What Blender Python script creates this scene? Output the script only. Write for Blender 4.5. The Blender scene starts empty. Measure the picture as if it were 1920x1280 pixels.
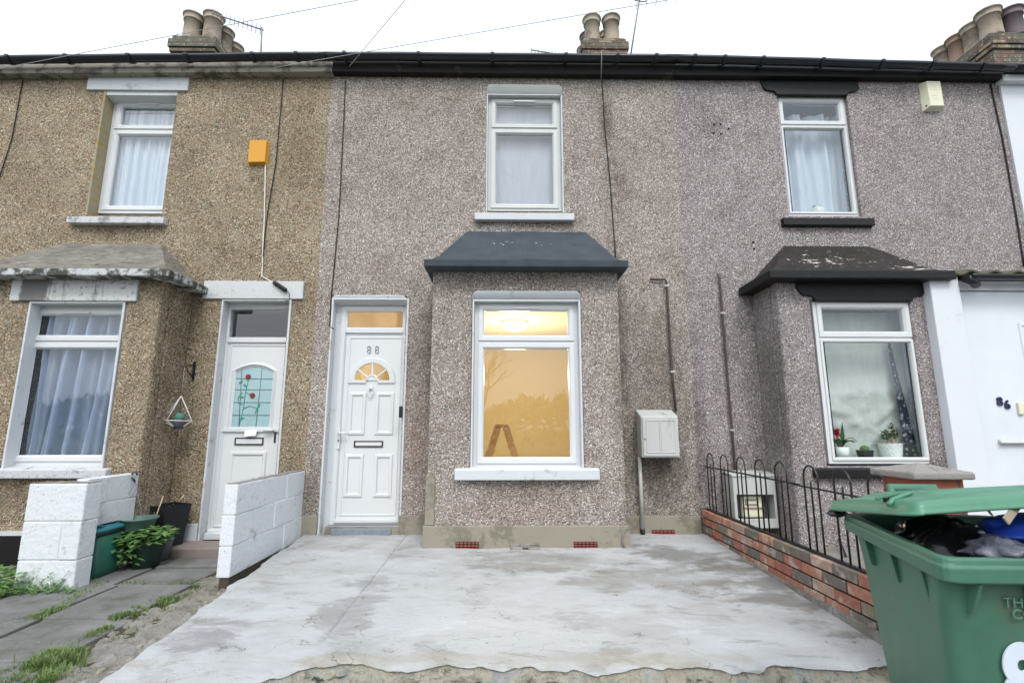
import bpy, bmesh, math, random
from math import sin, cos, pi, radians as R
from mathutils import Vector as V, Matrix, noise
random.seed(7)
sc = bpy.context.scene
COL = sc.collection

# ------------------------------------------------------------------ camera, sky, sun, exposure
EYE = V((0, 0, 1.35)); PITCH = R(9.9); YAW = R(.85); FPX = 932.0
cd = bpy.data.cameras.new('camera'); cam = bpy.data.objects.new('camera', cd); COL.objects.link(cam)
cam.location = EYE; cam.rotation_euler = (R(90) + PITCH, 0, -YAW)
cd.sensor_width = 36; cd.lens = FPX / 1920 * 36; cd.clip_start = .05; cd.clip_end = 2000
cd.dof.use_dof = True; cd.dof.focus_distance = 5.2; cd.dof.aperture_fstop = 5.0
sc.camera = cam
w = bpy.data.worlds.new('World'); sc.world = w; w.use_nodes = True
wn = w.node_tree; wn.nodes.clear()
sky = wn.nodes.new('ShaderNodeTexSky'); sky.sky_type = 'NISHITA'; sky.sun_disc = False
sky.sun_elevation = R(50); sky.sun_rotation = R(200); sky.dust_density = 7; sky.air_density = 1; sky.ozone_density = 1
hs = wn.nodes.new('ShaderNodeHueSaturation'); hs.inputs['Saturation'].default_value = .3
bg = wn.nodes.new('ShaderNodeBackground'); bg.inputs[1].default_value = .15
wo = wn.nodes.new('ShaderNodeOutputWorld')
cl = wn.nodes.new('ShaderNodeMix'); cl.data_type = 'RGBA'; cl.inputs[0].default_value = .8; cl.inputs[7].default_value = (2.66, 2.98, 3.34, 1)   # even cloud cover
wn.links.new(sky.outputs[0], hs.inputs['Color']); wn.links.new(hs.outputs[0], cl.inputs[6]); tc = wn.nodes.new('ShaderNodeTexCoord'); cn = wn.nodes.new('ShaderNodeTexNoise'); cn.inputs['Scale'].default_value = 2.2; cn.inputs['Detail'].default_value = 5
cr_ = wn.nodes.new('ShaderNodeMapRange'); cr_.inputs[1].default_value = .3; cr_.inputs[2].default_value = .7; cr_.inputs[3].default_value = .9; cr_.inputs[4].default_value = 1.04
cm_ = wn.nodes.new('ShaderNodeMix'); cm_.data_type = 'RGBA'; cm_.blend_type = 'MULTIPLY'; cm_.inputs[0].default_value = 1
wn.links.new(tc.outputs['Generated'], cn.inputs['Vector']); wn.links.new(cn.outputs[0], cr_.inputs[0]); wn.links.new(cl.outputs[2], cm_.inputs[6]); wn.links.new(cr_.outputs[0], cm_.inputs[7]); wn.links.new(cm_.outputs[2], bg.inputs[0]); wn.links.new(bg.outputs[0], wo.inputs[0])
sl = bpy.data.lights.new('sun', 'SUN'); sl.energy = .5; sl.angle = R(14); sl.color = (1, .985, .96)
so = bpy.data.objects.new('sun', sl); COL.objects.link(so); so.rotation_euler = (R(40), 0, R(20))
vs = sc.view_settings; vs.view_transform = 'Standard'; vs.look = 'None'; vs.exposure = 1.6; vs.gamma = 1

# ------------------------------------------------------------------ measuring helper: a pixel of the photograph -> a point on the plane Y
_F = V((sin(YAW) * cos(PITCH), cos(YAW) * cos(PITCH), sin(PITCH))); _R = V((cos(YAW), -sin(YAW), 0)); _U = _R.cross(_F)
def at(px, py, Y):
    d = _F + _R * ((px - 960) / FPX) + _U * ((640 - py) / FPX)
    return EYE + d * (Y / d.y)
def atz(px, py, Z):
    d = _F + _R * ((px - 960) / FPX) + _U * ((640 - py) / FPX)
    return EYE + d * ((Z - EYE.z) / d.z)
def ax(px, py, Y): return at(px, py, Y).x
def az(px, py, Y): return at(px, py, Y).z

# ------------------------------------------------------------------ materials
def lin(c):
    return tuple(((v / 255 / 12.92) if v / 255 <= .04045 else ((v / 255 + .055) / 1.055) ** 2.4) for v in c) + (1,)
class NT:
    def __init__(s, name):
        s.m = bpy.data.materials.new(name); s.m.use_nodes = True; s.t = s.m.node_tree; s.t.nodes.clear()
        s.out = s.n('OutputMaterial'); s.pos = s.n('NewGeometry').outputs['Position']
    def n(s, ty, **kw):
        nd = s.t.nodes.new('ShaderNode' + ty)
        for k, v in kw.items(): setattr(nd, k, v)
        return nd
    def l(s, a, b): s.t.links.new(a, b)
    def put(s, sock, v):
        if hasattr(v, 'is_output'): s.l(v, sock)
        else: sock.default_value = v
    def math(s, op, a, b=0, c=0, clamp=False):
        nd = s.n('Math', operation=op); nd.use_clamp = clamp
        s.put(nd.inputs[0], a); s.put(nd.inputs[1], b); s.put(nd.inputs[2], c); return nd.outputs[0]
    def noise(s, scale, detail=4, rough=.6, vec=None, stretch=None, dist=0):
        nd = s.n('TexNoise'); nd.inputs['Scale'].default_value = scale; nd.inputs['Detail'].default_value = detail
        nd.inputs['Roughness'].default_value = rough; nd.inputs['Distortion'].default_value = dist
        v = vec or s.pos
        if stretch:
            mp = s.n('Mapping'); mp.inputs['Scale'].default_value = stretch; s.l(v, mp.inputs[0]); v = mp.outputs[0]
        s.l(v, nd.inputs['Vector']); return nd.outputs[0]
    def ramp(s, fac, stops, interp='LINEAR'):
        nd = s.n('ValToRGB'); cr = nd.color_ramp; cr.interpolation = interp
        while len(cr.elements) < len(stops): cr.elements.new(.5)
        for e, (p, c) in zip(cr.elements, stops):
            e.position = p; e.color = c if len(c) == 4 else tuple(c) + (1,)
        s.l(fac, nd.inputs[0]); return nd.outputs[0]
    def step(s, fac, a, b):
        nd = s.n('MapRange'); nd.interpolation_type = 'SMOOTHSTEP'
        s.l(fac, nd.inputs[0]); nd.inputs[1].default_value = a; nd.inputs[2].default_value = b; return nd.outputs[0]
    def mix(s, fac, a, b, mode='MIX'):
        nd = s.n('Mix', data_type='RGBA', blend_type=mode)
        s.put(nd.inputs[0], fac); s.put(nd.inputs[6], a); s.put(nd.inputs[7], b); return nd.outputs[2]
    def spot(s, x, y, z, rx, ry, rz):
        a = s.n('VectorMath', operation='SUBTRACT'); s.l(s.pos, a.inputs[0]); a.inputs[1].default_value = (x, y, z)
        b = s.n('VectorMath', operation='MULTIPLY'); s.l(a.outputs[0], b.inputs[0]); b.inputs[1].default_value = (1 / rx, 1 / ry, 1 / rz)
        c = s.n('VectorMath', operation='LENGTH'); s.l(b.outputs[0], c.inputs[0]); return c.outputs['Value']
    def bump(s, h, strength=.4, dist=.01):
        nd = s.n('Bump'); nd.inputs['Strength'].default_value = strength; nd.inputs['Distance'].default_value = dist
        s.l(h, nd.inputs['Height']); return nd.outputs[0]
    def fin(s, col, rough=.7, normal=None, metal=0, spec=.5, extra=None):
        p = s.n('BsdfPrincipled'); s.put(p.inputs['Base Color'], col); s.put(p.inputs['Roughness'], rough)
        p.inputs['Metallic'].default_value = metal; p.inputs['Specular IOR Level'].default_value = spec
        if normal is not None: s.l(normal, p.inputs['Normal'])
        s.l(p.outputs[0], s.out.inputs[0]); return s.m

def plain(name, c, rough=.6, var=.12, nscale=14, bump=0, metal=0, spec=.4, bscale=60):
    t = NT(name); n = t.noise(nscale, 5); c = lin(c)
    a = tuple(max(0, v * (1 - var)) for v in c[:3]) + (1,); b = tuple(min(1, v * (1 + var)) for v in c[:3]) + (1,)
    col = t.ramp(n, [(.3, a), (.7, b)])
    nm = t.bump(t.noise(bscale, 4), bump, .004) if bump else None
    return t.fin(col, rough, nm, metal, spec)

def dirty(name, c, dirt, amount=.5, scale=9, rough=.6, speck=0, streak=False, bump=.15, bscale=40, detail=8, spec=.3):
    """painted or rendered surface with patches of dirt"""
    t = NT(name); c = lin(c); d = lin(dirt)
    n = t.noise(scale, detail, .7, stretch=(1, 1, .25) if streak else None)
    f = t.math('MULTIPLY', t.step(n, .60 - .2 * amount, .68 - .14 * amount), min(1, .4 + amount * .6))
    big = t.noise(3, 3)
    base = t.mix(t.math('MULTIPLY', big, .25), c, tuple(v * .8 for v in c[:3]) + (1,))
    col = t.mix(f, base, d)
    if speck:
        sp = t.step(t.noise(55, 3, .7), .60, .66)
        sp = t.math('MULTIPLY', sp, speck); col = t.mix(sp, col, d)
    nm = t.bump(t.noise(bscale, 6, .65), bump, .01) if bump else None
    return t.fin(col, rough, nm, 0, spec)

def pebbledash(name, stones, mortar, scale, spots, tint, bald=0.0, bumpf=.9, sat=.8, val=1.06, jit=.3):
    t = NT(name)
    vo = t.n('TexVoronoi', feature='F1'); vo.inputs['Scale'].default_value = scale; vo.inputs['Randomness'].default_value = 1
    wob = t.n('VectorMath', operation='MULTIPLY'); t.l(t.pos, wob.inputs[0]); wob.inputs[1].default_value = (1, 1, 1.25)
    t.l(wob.outputs[0], vo.inputs['Vector'])
    sep = t.n('SeparateColor'); t.l(vo.outputs['Color'], sep.inputs[0])
    col = t.ramp(sep.outputs[0], [(p, lin(c)) for p, c in stones], 'CONSTANT')
    # brightness jitter for each stone
    col = t.mix(t.math('MULTIPLY', sep.outputs[1], jit), col, (.02, .018, .015, 1))
    edge = t.step(vo.outputs['Distance'], .42, .72)
    bigp = t.noise(5.5, 6, .7)
    pb = t.step(bigp, .58 - bald * .1, .72)
    edge = t.math('MAXIMUM', edge, t.math('MULTIPLY', pb, bald)) if bald else edge
    col = t.mix(edge, col, lin(mortar))
    hsv = t.n('HueSaturation'); hsv.inputs['Saturation'].default_value = sat; hsv.inputs['Value'].default_value = val; t.l(col, hsv.inputs['Color']); col = hsv.outputs[0]
    tn = t.noise(1.3, 5, .6)
    col = t.mix(1.0, col, t.ramp(tn, [(.3, lin(tint[0])), (.7, lin(tint[1]))]), 'MULTIPLY')
    pt = t.noise(4.2, 6, .7); col = t.mix(1.0, col, t.ramp(pt, [(.3, (.80, .79, .77, 1)), (.5, (1, 1, 1, 1)), (.72, (1.1, 1.1, 1.1, 1))]), 'MULTIPLY')
    run = t.noise(5, 5, .65, stretch=(2.4, 2.4, .12)); col = t.mix(t.math('MULTIPLY', t.step(run, .58, .72), .4), col, (.62, .61, .56, 1), 'MULTIPLY')
    grim = t.noise(7, 7, .72, stretch=(1.6, 1.6, .7))
    for (x, y, z, rx, ry, rz, st, c) in spots:
        d = t.spot(x, y, z, rx, ry, rz)
        m = t.math('ADD', t.math('SUBTRACT', 1, d), t.math('MULTIPLY', t.math('SUBTRACT', grim, .5), 1.6))
        m = t.math('MULTIPLY', t.step(m, -.1, 1.0), st * .8)
        col = t.mix(m, col, lin(c), 'MULTIPLY')
    h = t.math('SUBTRACT', 1, vo.outputs['Distance'])
    h = t.math('ADD', h, t.math('MULTIPLY', sep.outputs[2], .35))
    return t.fin(col, .85, t.bump(h, bumpf, .008), 0, .25)

GR = (168, 166, 146); DK = (118, 116, 104); RS = (205, 165, 125)
M = {}
M['dash_tan'] = pebbledash('tan_pebbledash', [(0, (118, 92, 66)), (.14, (176, 150, 116)), (.34, (148, 118, 84)), (.5, (196, 178, 150)), (.62, (104, 84, 66)), (.72, (164, 120, 76)), (.84, (226, 218, 204)), (.94, (66, 58, 50))],
    (158, 148, 124), 72, [(-3.32, 5, 1.9, .16, .5, 1.4, .6, DK), (-4.3, 4.8, .75, 1.2, .6, .3, .5, DK), (-2.35, 5.3, .55, .35, .3, .35, .7, GR), (-2.2, 5.3, 1.0, .16, .3, .6, .55, GR), (-3.6, 5.3, .8, .5, .3, .5, .5, (150, 110, 80)), (-4.3, 5.3, 3.5, .6, .3, .14, .6, DK), (-2.35, 5.3, 4.6, .3, .3, 1.0, .5, (190, 180, 150))],
    ((224, 220, 212), (255, 252, 246)), bald=.85, sat=.8, val=1.0, jit=.38)
M['dash_grey'] = pebbledash('grey_pink_pebbledash', [(0, (128, 112, 106)), (.14, (178, 160, 152)), (.34, (150, 130, 122)), (.5, (200, 188, 182)), (.62, (104, 92, 88)), (.72, (176, 138, 122)), (.82, (232, 228, 226)), (.94, (68, 60, 58))],
    (146, 138, 130), 86, [(1.65, 5.3, 1.5, .55, .4, 1.5, .6, (150, 147, 134)), (1.22, 5.3, 2.2, .16, .4, 1.3, .85, DK), (1.55, 5.3, .95, .5, .4, .6, .75, (120, 112, 104)), (1.18, 5.3, 4.9, .12, .4, .55, .75, DK), (1.28, 5.3, 4.1, .25, .4, .6, .45, GR), (-.78, 5.2, 2.3, .13, .5, .8, .6, DK), (.2, 4.8, .82, .8, .3, .14, .65, GR), (-.75, 5.0, .9, .2, .5, .5, .4, GR), (-1.97, 5.3, .8, .14, .3, .5, .6, GR), (.25, 5.3, 3.68, .8, .3, .14, .55, (180, 165, 130)), (1.12, 4.85, 1.6, .1, .4, 1.2, .55, GR), (.2, 4.8, 2.8, 1.0, .3, .12, .4, (170, 150, 120)), (-.3, 4.8, 1.9, .12, .3, .9, .35, RS), (.1, 4.8, .62, .8, .3, .2, .4, (235, 205, 196)), (-.9, 5.3, 1.2, .15, .3, .8, .5, (225, 180, 165))],
    ((236, 232, 226), (255, 254, 250)), sat=.66, val=1.1)
M['dash_mauve'] = pebbledash('mauve_grey_pebbledash', [(0, (118, 106, 108)), (.14, (168, 156, 158)), (.34, (142, 128, 130)), (.5, (190, 182, 186)), (.62, (98, 88, 92)), (.72, (158, 134, 134)), (.84, (224, 222, 226)), (.94, (64, 58, 62))],
    (138, 132, 132), 90, [(2.72, 5.0, 1.7, .17, .5, 1.3, .5, DK), (2.05, 5.3, 1.2, .16, .4, 1.5, .6, DK), (2.45, 5.3, .7, .4, .4, .5, .55, GR), (3.6, 4.8, .9, .9, .3, .14, .6, DK), (2.45, 5.3, 4.85, .18, .3, .25, .5, GR), (4.2, 4.8, 1.0, .25, .3, .3, .6, GR), (5.4, 5.3, 2.95, .9, .3, .12, .6, GR)],
    ((238, 232, 229), (255, 250, 248)), sat=.55, val=1.13)
M['upvc'] = plain('white_upvc', (203, 205, 206), .28, .02, 3, 0, 0, .5)
M['upvc_cream'] = plain('white_upvc_painted', (191, 194, 191), .4, .04, 6, .05, 0, .4)
M['white_paint'] = dirty('white_masonry_paint', (194, 198, 201), (118, 112, 100), .12, 6, .6, .12, bump=.35, bscale=26)
M['block_paint'] = dirty('flaking_white_block_paint', (208, 212, 216), (118, 114, 104), .1, 9, .65, .4, bump=.7, bscale=22)
M['lintel_dirty'] = dirty('flaking_white_lintel_paint', (193, 194, 194), (92, 90, 84), .7, 4, .7, .8, True, .3)
def lintel_streaks():
    t = NT('streaked_flaking_lintel'); n = t.noise(3.2, 5, .6, stretch=(1.3, 1, .12)); k = t.noise(28, 5, .7)
    f = t.math('MULTIPLY', t.step(t.math('ADD', n, t.math('MULTIPLY', k, .12)), .56, .66), .8); fl = t.step(k, .58, .62)
    col = t.mix(f, lin((196, 198, 198)), lin((72, 72, 68))); col = t.mix(t.math('MULTIPLY', fl, .7), col, lin((120, 112, 104)))
    return t.fin(col, .75, t.bump(k, .5, .01), 0, .2)
M['lintel_dirty'] = lintel_streaks()
M['lintel_clean'] = dirty('white_lintel_paint', (191, 193, 194), (128, 126, 118), .1, 7, .6, .35, False, .3)
M['sill_worn'] = dirty('worn_white_sill_paint', (189, 191, 193), (74, 72, 68), .35, 11, .7, .5, False, .4)
M['black_paint'] = dirty('black_masonry_paint', (19, 18, 18), (48, 46, 43), .12, 9, .5, .03, bump=.25)
M['black_flaking'] = dirty('flaking_black_roof_paint', (40, 36, 34), (176, 168, 158), .05, 14, .6, 0, bump=.3)
def flaky():
    t = NT('black_bay_roof_paint')
    n = t.noise(22, 6, .75, stretch=(.5, 1, 1)); k = t.spot(3.35, 4.85, 3.1, .55, .4, .16)
    k2 = t.spot(4.15, 4.75, 2.98, .35, .3, .1)
    msk = t.math('SUBTRACT', 1, t.math('MINIMUM', k, k2), clamp=True)
    f = t.step(t.math('ADD', n, t.math('MULTIPLY', msk, .15)), .625, .665)
    col = t.mix(f, t.ramp(t.noise(9, 5), [(.3, lin((22, 19, 18))), (.75, lin((46, 40, 37)))]), lin((188, 178, 168)))
    return t.fin(col, .55, t.bump(t.noise(30, 5), .4, .01), 0, .3)
M['black_flaking'] = flaky()
def feltf():
    t = NT('slate_blue_roof_felt')
    n = t.noise(5, 6, .7); col = t.ramp(n, [(.25, lin((48, 55, 60))), (.75, lin((68, 76, 82)))])
    sp = t.step(t.noise(30, 4, .65), .63, .66); k = t.math('MINIMUM', t.spot(-.02, 5.05, 3.30, .22, .3, .05), t.spot(.42, 5.05, 3.30, .12, .3, .045))
    sp = t.math('MULTIPLY', sp, t.step(t.math('SUBTRACT', 1, k), 0, .3)); col = t.mix(sp, col, lin((225, 228, 228)))
    gr = t.noise(240, 2); return t.fin(col, .8, t.bump(gr, .35, .004), 0, .3)
M['felt'] = feltf()
def stone_roof():
    t = NT('lichened_cement_bay_roof'); n = t.noise(14, 8, .75, stretch=(.5, 1, 1.6), dist=.6); n2 = t.noise(3.5, 5, .6)
    col = t.ramp(n, [(.3, lin((70, 68, 60))), (.46, lin((118, 114, 106))), (.6, lin((138, 134, 126))), (.72, lin((186, 186, 184)))])
    col = t.mix(t.math('MULTIPLY', t.step(n2, .45, .65), .5), col, lin((92, 88, 80)))
    return t.fin(col, .9, t.bump(n, .9, .03), 0, .2)
M['stone_roof'] = stone_roof()
M['eave_mossy'] = dirty('mossy_white_eave', (184, 188, 188), (58, 60, 48), .95, 7, .75, .6, bump=.4)
M['cement'] = dirty('bare_cement_plinth', (142, 136, 122), (104, 102, 86), .5, 4.5, .85, .15, bump=.35)
M['gutter'] = plain('black_plastic_gutter', (26, 29, 38), .32, .15, 5, 0, 0, .5)
M['fascia_dark'] = dirty('grimy_dark_fascia', (26, 24, 24), (84, 80, 74), .14, 5, .7, .1, bump=.2)
M['fascia_pale'] = dirty('weathered_pale_fascia', (146, 142, 132), (64, 58, 50), .6, 6, .7, .3, bump=.3)
M['tile'] = plain('dark_concrete_roof_tile', (66, 62, 62), .8, .3, 8, .4)
M['tile_moss'] = dirty('mossy_roof_tile', (92, 86, 78), (74, 84, 48), .7, 14, .9, .3, bump=.7)
M['red_brick'] = plain('red_air_brick', (146, 76, 66), .8, .2, 30, .3)
M['dark'] = plain('dark_void', (14, 13, 12), .9, .1)
M['black_iron'] = plain('black_painted_iron', (24, 25, 28), .38, .2, 12, .1, 0, .5)
M['brown_pipe'] = plain('brown_painted_pipe', (74, 62, 62), .45, .2, 12, .1)
M['white_plastic'] = dirty('weathered_white_plastic', (182, 184, 181), (128, 128, 116), .22, 5, .45, .06, True, .05)
M['cream_plastic'] = plain('cream_plastic', (212, 210, 186), .4, .04)
M['yellow_plastic'] = dirty('faded_yellow_plastic', (204, 146, 50), (180, 120, 38), .35, 6, .5, 0, True, .03)
M['cable_black'] = plain('black_cable', (28, 27, 29), .6, .1)
M['cable_grey'] = plain('grey_cable', (120, 118, 120), .6, .1)
M['cable_pale'] = plain('weathered_grey_wire', (158, 156, 160), .6, .05)
M['cable_white'] = plain('off_white_cable', (210, 206, 194), .6, .05)
M['cable_yellow'] = plain('yellow_green_wire', (196, 196, 96), .6, .05)
M['metal'] = plain('galvanised_metal', (150, 152, 156), .4, .1, 10, 0, .8)
M['slate_sill'] = plain('grey_slate_threshold', (122, 130, 140), .6, .2, 18, .2)
M['letterbox'] = plain('black_letterbox_rim', (36, 37, 40), .35, .1)
M['chrome'] = plain('satin_chrome', (150, 152, 156), .3, .05, 5, 0, .9)
M['navy'] = plain('navy_numeral', (36, 42, 70), .5, .1)
M['bin_green'] = dirty('scuffed_green_bin_plastic', (66, 107, 88), (82, 112, 98), .3, 5, .42, 0, bump=.05, bscale=20)
def binmat():
    t = NT('scuffed_green_bin_plastic'); n = t.noise(4, 7, .7); sc_ = t.noise(9, 8, .75, stretch=(.5, .5, 5)); g = t.noise(200, 3, .6)
    col = t.ramp(n, [(.3, lin((60, 98, 82))), (.55, lin((68, 110, 90))), (.75, lin((80, 116, 100)))])
    col = t.mix(t.math('MULTIPLY', t.step(sc_, .60, .70), .35), col, lin((112, 142, 128)))
    d = t.math('SUBTRACT', 1, t.spot(1.31, 1.35, .9, .06, .2, .08)); col = t.mix(t.math('MULTIPLY', t.step(t.math('ADD', d, t.math('SUBTRACT', n, .5)), 0, .9), .55), col, lin((92, 88, 72)))
    low = t.noise(13, 6, .7); col = t.mix(t.math('MULTIPLY', t.step(low, .58, .68), .3), col, lin((88, 100, 88)))
    return t.fin(col, t.ramp(n, [(.3, (.38,) * 3), (.7, (.58,) * 3)]), t.bump(g, .12, .002), 0, .35)
M['bin_green'] = binmat()
M['lid_green'] = dirty('pale_green_lid_plastic', (80, 128, 104), (74, 110, 94), .3, 6, .35, 0, bump=.04, bscale=20)
M['bin_text'] = plain('worn_embossed_lettering', (82, 128, 110), .5, .1)
M['numeral_white'] = plain('white_stick_on_numeral', (206, 216, 228), .4, .03)
M['bag_black'] = plain('black_bin_bag', (22, 22, 27), .22, .3, 18, .5, 0, .6, 22)
M['bag_blue'] = plain('blue_plastic_bag', (52, 92, 214), .3, .1, 8, .3)
M['cardboard'] = plain('torn_cardboard', (140, 128, 112), .8, .1)
M['teal'] = plain('teal_lid_plastic', (50, 128, 138), .4, .1, 9)
M['caddy_green'] = plain('dark_green_caddy_plastic', (40, 92, 80), .45, .12, 6)
M['pot_green'] = plain('dark_green_pot_plastic', (46, 66, 62), .5, .1)
M['basket_green'] = plain('grey_green_basket_plastic', (82, 108, 100), .5, .1)
M['pot_grey'] = plain('grey_pot_plastic', (120, 128, 134), .55, .12)
M['pot_slate'] = plain('slate_grey_pot', (72, 72, 82), .6, .1)
M['pot_black'] = plain('black_planter_plastic', (28, 32, 36), .4, .15)
M['soil'] = dirty('damp_soil', (74, 66, 56), (52, 58, 38), .5, 9, .95, .4, bump=.8)
def slab():
    t = NT('grey_paving_slab'); n = t.noise(3.2, 8, .7); g = t.noise(160, 3, .7); k = t.noise(11, 6, .7)
    col = t.ramp(n, [(.3, lin((84, 85, 82))), (.5, lin((108, 108, 106))), (.72, lin((128, 128, 128)))])
    col = t.mix(t.math('MULTIPLY', t.step(g, .5, .7), .35), col, lin((160, 160, 158))); col = t.mix(t.math('MULTIPLY', t.step(g, .45, .3), .35), col, lin((62, 62, 60)))
    col = t.mix(t.math('MULTIPLY', t.step(k, .64, .70), .6), col, lin((172, 176, 180))); col = t.mix(t.math('MULTIPLY', t.step(n, .45, .34), .5), col, lin((86, 92, 68)))
    return t.fin(col, .85, t.bump(t.math('ADD', g, t.math('MULTIPLY', k, 2)), .5, .01), 0, .25)
M['slab'] = slab()
M['step'] = dirty('brown_concrete_step', (128, 118, 112), (92, 92, 80), .4, 4, .85, .12, bump=.35)
def roughc():
    t = NT('rough_broken_concrete'); n = t.noise(3.5, 9, .72, dist=.7); k = t.noise(9, 8, .75, dist=1.2); g = t.noise(70, 4, .7)
    col = t.ramp(n, [(.3, lin((116, 110, 98))), (.45, lin((148, 142, 132))), (.58, lin((160, 157, 152))), (.75, lin((178, 179, 180)))])
    col = t.mix(t.math('MULTIPLY', t.step(k, .57, .64), .8), col, lin((184, 186, 192))); col = t.mix(t.math('MULTIPLY', t.step(k, .41, .33), .6), col, lin((84, 80, 68)))
    col = t.mix(t.math('MULTIPLY', t.step(g, .55, .7), .4), col, lin((84, 80, 72)))
    return t.fin(col, .92, t.bump(t.math('ADD', t.math('MULTIPLY', k, 2), g), .9, .025), 0, .2)
M['rough_concrete'] = roughc()
M['cane'] = plain('bamboo_cane', (184, 166, 136), .7, .1)
M['white_wire'] = plain('white_wire', (203, 203, 203), .4, .03)
M['cactus'] = plain('blue_green_cactus', (66, 120, 110), .7, .2, 60, .4)
M['glazed_white'] = plain('white_glazed_pot', (232, 236, 234), .3, .03)
M['teal_glass'] = plain('pale_teal_obscured_glass', (150, 178, 182), .12, .05, 12, .1, 0, .7)
M['rose'] = plain('red_stained_glass', (118, 52, 50), .3, .2, 80)
M['leaf_glass'] = plain('green_stained_glass', (42, 142, 116), .3, .15, 60)
M['lead'] = plain('lead_strip', (86, 108, 116), .5, .1)
M['paper'] = plain('white_paper', (232, 234, 246), .7, .03)
M['stepladder'] = dirty('paint_spattered_stepladder', (222, 164, 100), (220, 200, 170), .25, 26, .6, .3, bump=.1)
M['asphalt'] = plain('asphalt', (62, 62, 64), .9, .2, 40, .5, 0, .3, 160)
M['pavement'] = plain('grey_pavement', (126, 124, 122), .9, .12, 5, .4)
M['grassland'] = plain('verge_grass', (70, 84, 44), .95, .3, 6, .4)
M['bark'] = plain('dark_bark', (58, 52, 46), .9, .25, 14, .5)
M['white_render'] = dirty('smooth_white_render', (206, 210, 215), (176, 178, 178), .1, 2, .7, 0, bump=.1)
M['white_gloss'] = plain('white_gloss_board', (206, 211, 217), .3, .04, 3)
M['coping'] = dirty('grey_concrete_coping', (140, 134, 130), (92, 90, 82), .4, 8, .9, .3, bump=.6)
M['pier_brick'] = plain('old_red_brick', (140, 74, 56), .85, .3, 14, .5)
M['chim_brick'] = None

def leafmat(name, a, b):
    t = NT(name); n = t.noise(11, 4)
    col = t.ramp(n, [(.3, lin(a)), (.7, lin(b))])
    p = t.n('BsdfPrincipled'); t.l(col, p.inputs['Base Color']); p.inputs['Roughness'].default_value = .5
    tr = t.n('BsdfTranslucent'); t.l(col, tr.inputs[0]); mx = t.n('MixShader'); mx.inputs[0].default_value = .3
    t.l(p.outputs[0], mx.inputs[1]); t.l(tr.outputs[0], mx.inputs[2]); t.l(mx.outputs[0], t.out.inputs[0]); return t.m
M['leaf'] = leafmat('fresh_green_leaf', (74, 116, 58), (134, 168, 100))
M['leaf_dark'] = leafmat('dark_green_leaf', (40, 78, 44), (70, 112, 66))
M['grass'] = leafmat('short_grass_blades', (76, 104, 54), (134, 152, 92))
M['moss'] = plain('green_moss', (92, 104, 52), .95, .3, 30, .8)
M['red_bract'] = plain('red_flower_bract', (190, 46, 58), .5, .2, 40)

def fabric(name, a, transl=.5, fold=0, sheer=0):
    t = NT(name); c = lin(a); n = t.noise(6, 4, stretch=(3, 3, .5))
    col = t.ramp(n, [(.3, tuple(v * .88 for v in c[:3]) + (1,)), (.7, c)])
    d = t.n('BsdfDiffuse'); t.l(col, d.inputs[0]); tr = t.n('BsdfTranslucent'); t.l(col, tr.inputs[0])
    mx = t.n('MixShader'); mx.inputs[0].default_value = transl
    t.l(d.outputs[0], mx.inputs[1]); t.l(tr.outputs[0], mx.inputs[2])
    if sheer:
        tp = t.n('BsdfTransparent'); m2 = t.n('MixShader'); m2.inputs[0].default_value = sheer; t.l(mx.outputs[0], m2.inputs[1]); t.l(tp.outputs[0], m2.inputs[2]); mx = m2
    t.l(mx.outputs[0], t.out.inputs[0]); return t.m
M['net'] = fabric('white_net_curtain', (222, 230, 242), .25)
M['sheer'] = fabric('sheer_white_net', (206, 218, 242), .3, 0, .38)
M['sheet'] = fabric('cream_cotton_sheet', (214, 218, 212), .15)
M['sky_panel'] = fabric('sky_reflection_lilac', (196, 196, 206), .2)  # lilac colour stands in for sky reflected in the pane
def patterned():
    t = NT('dark_patterned_curtain'); v = t.n('TexVoronoi'); v.inputs['Scale'].default_value = 26
    t.l(t.pos, v.inputs['Vector']); f = t.step(v.outputs['Distance'], .3, .42)
    return t.fin(t.mix(f, lin((150, 156, 168)), lin((52, 56, 68))), .9)
M['pattern'] = patterned()
def glass(name, tint=(.95, .97, .97, 1), f0=2.2, ior=1.5):
    t = NT(name); tr = t.n('BsdfTransparent'); tr.inputs[0].default_value = tint
    g = t.n('BsdfGlossy'); g.inputs['Roughness'].default_value = .0; g.inputs[0].default_value = (.95, .97, 1, 1)
    fr = t.n('Fresnel'); fr.inputs[0].default_value = ior
    ge = t.n('NewGeometry')
    fac = t.math('MULTIPLY', t.math('MULTIPLY', fr.outputs[0], f0, clamp=True), t.math('SUBTRACT', 1, ge.outputs['Backfacing']))
    mx = t.n('MixShader'); t.l(fac, mx.inputs[0])
    t.l(tr.outputs[0], mx.inputs[1]); t.l(g.outputs[0], mx.inputs[2]); t.l(mx.outputs[0], t.out.inputs[0]); return t.m
M['glass'] = glass('window_glass')
def frosted():
    t = NT('obscured_glass'); tr = t.n('BsdfTranslucent'); tr.inputs[0].default_value = (.9, .85, .75, 1)
    tp = t.n('BsdfTransparent'); tp.inputs[0].default_value = (.8, .74, .62, 1)
    g = t.n('BsdfGlossy'); g.inputs['Roughness'].default_value = .06
    m0 = t.n('MixShader'); m0.inputs[0].default_value = .5; t.l(tr.outputs[0], m0.inputs[1]); t.l(tp.outputs[0], m0.inputs[2])
    m1 = t.n('MixShader'); m1.inputs[0].default_value = .06
    t.l(m0.outputs[0], m1.inputs[1]); t.l(g.outputs[0], m1.inputs[2]); t.l(m1.outputs[0], t.out.inputs[0]); return t.m
M['frosted'] = frosted()
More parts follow.
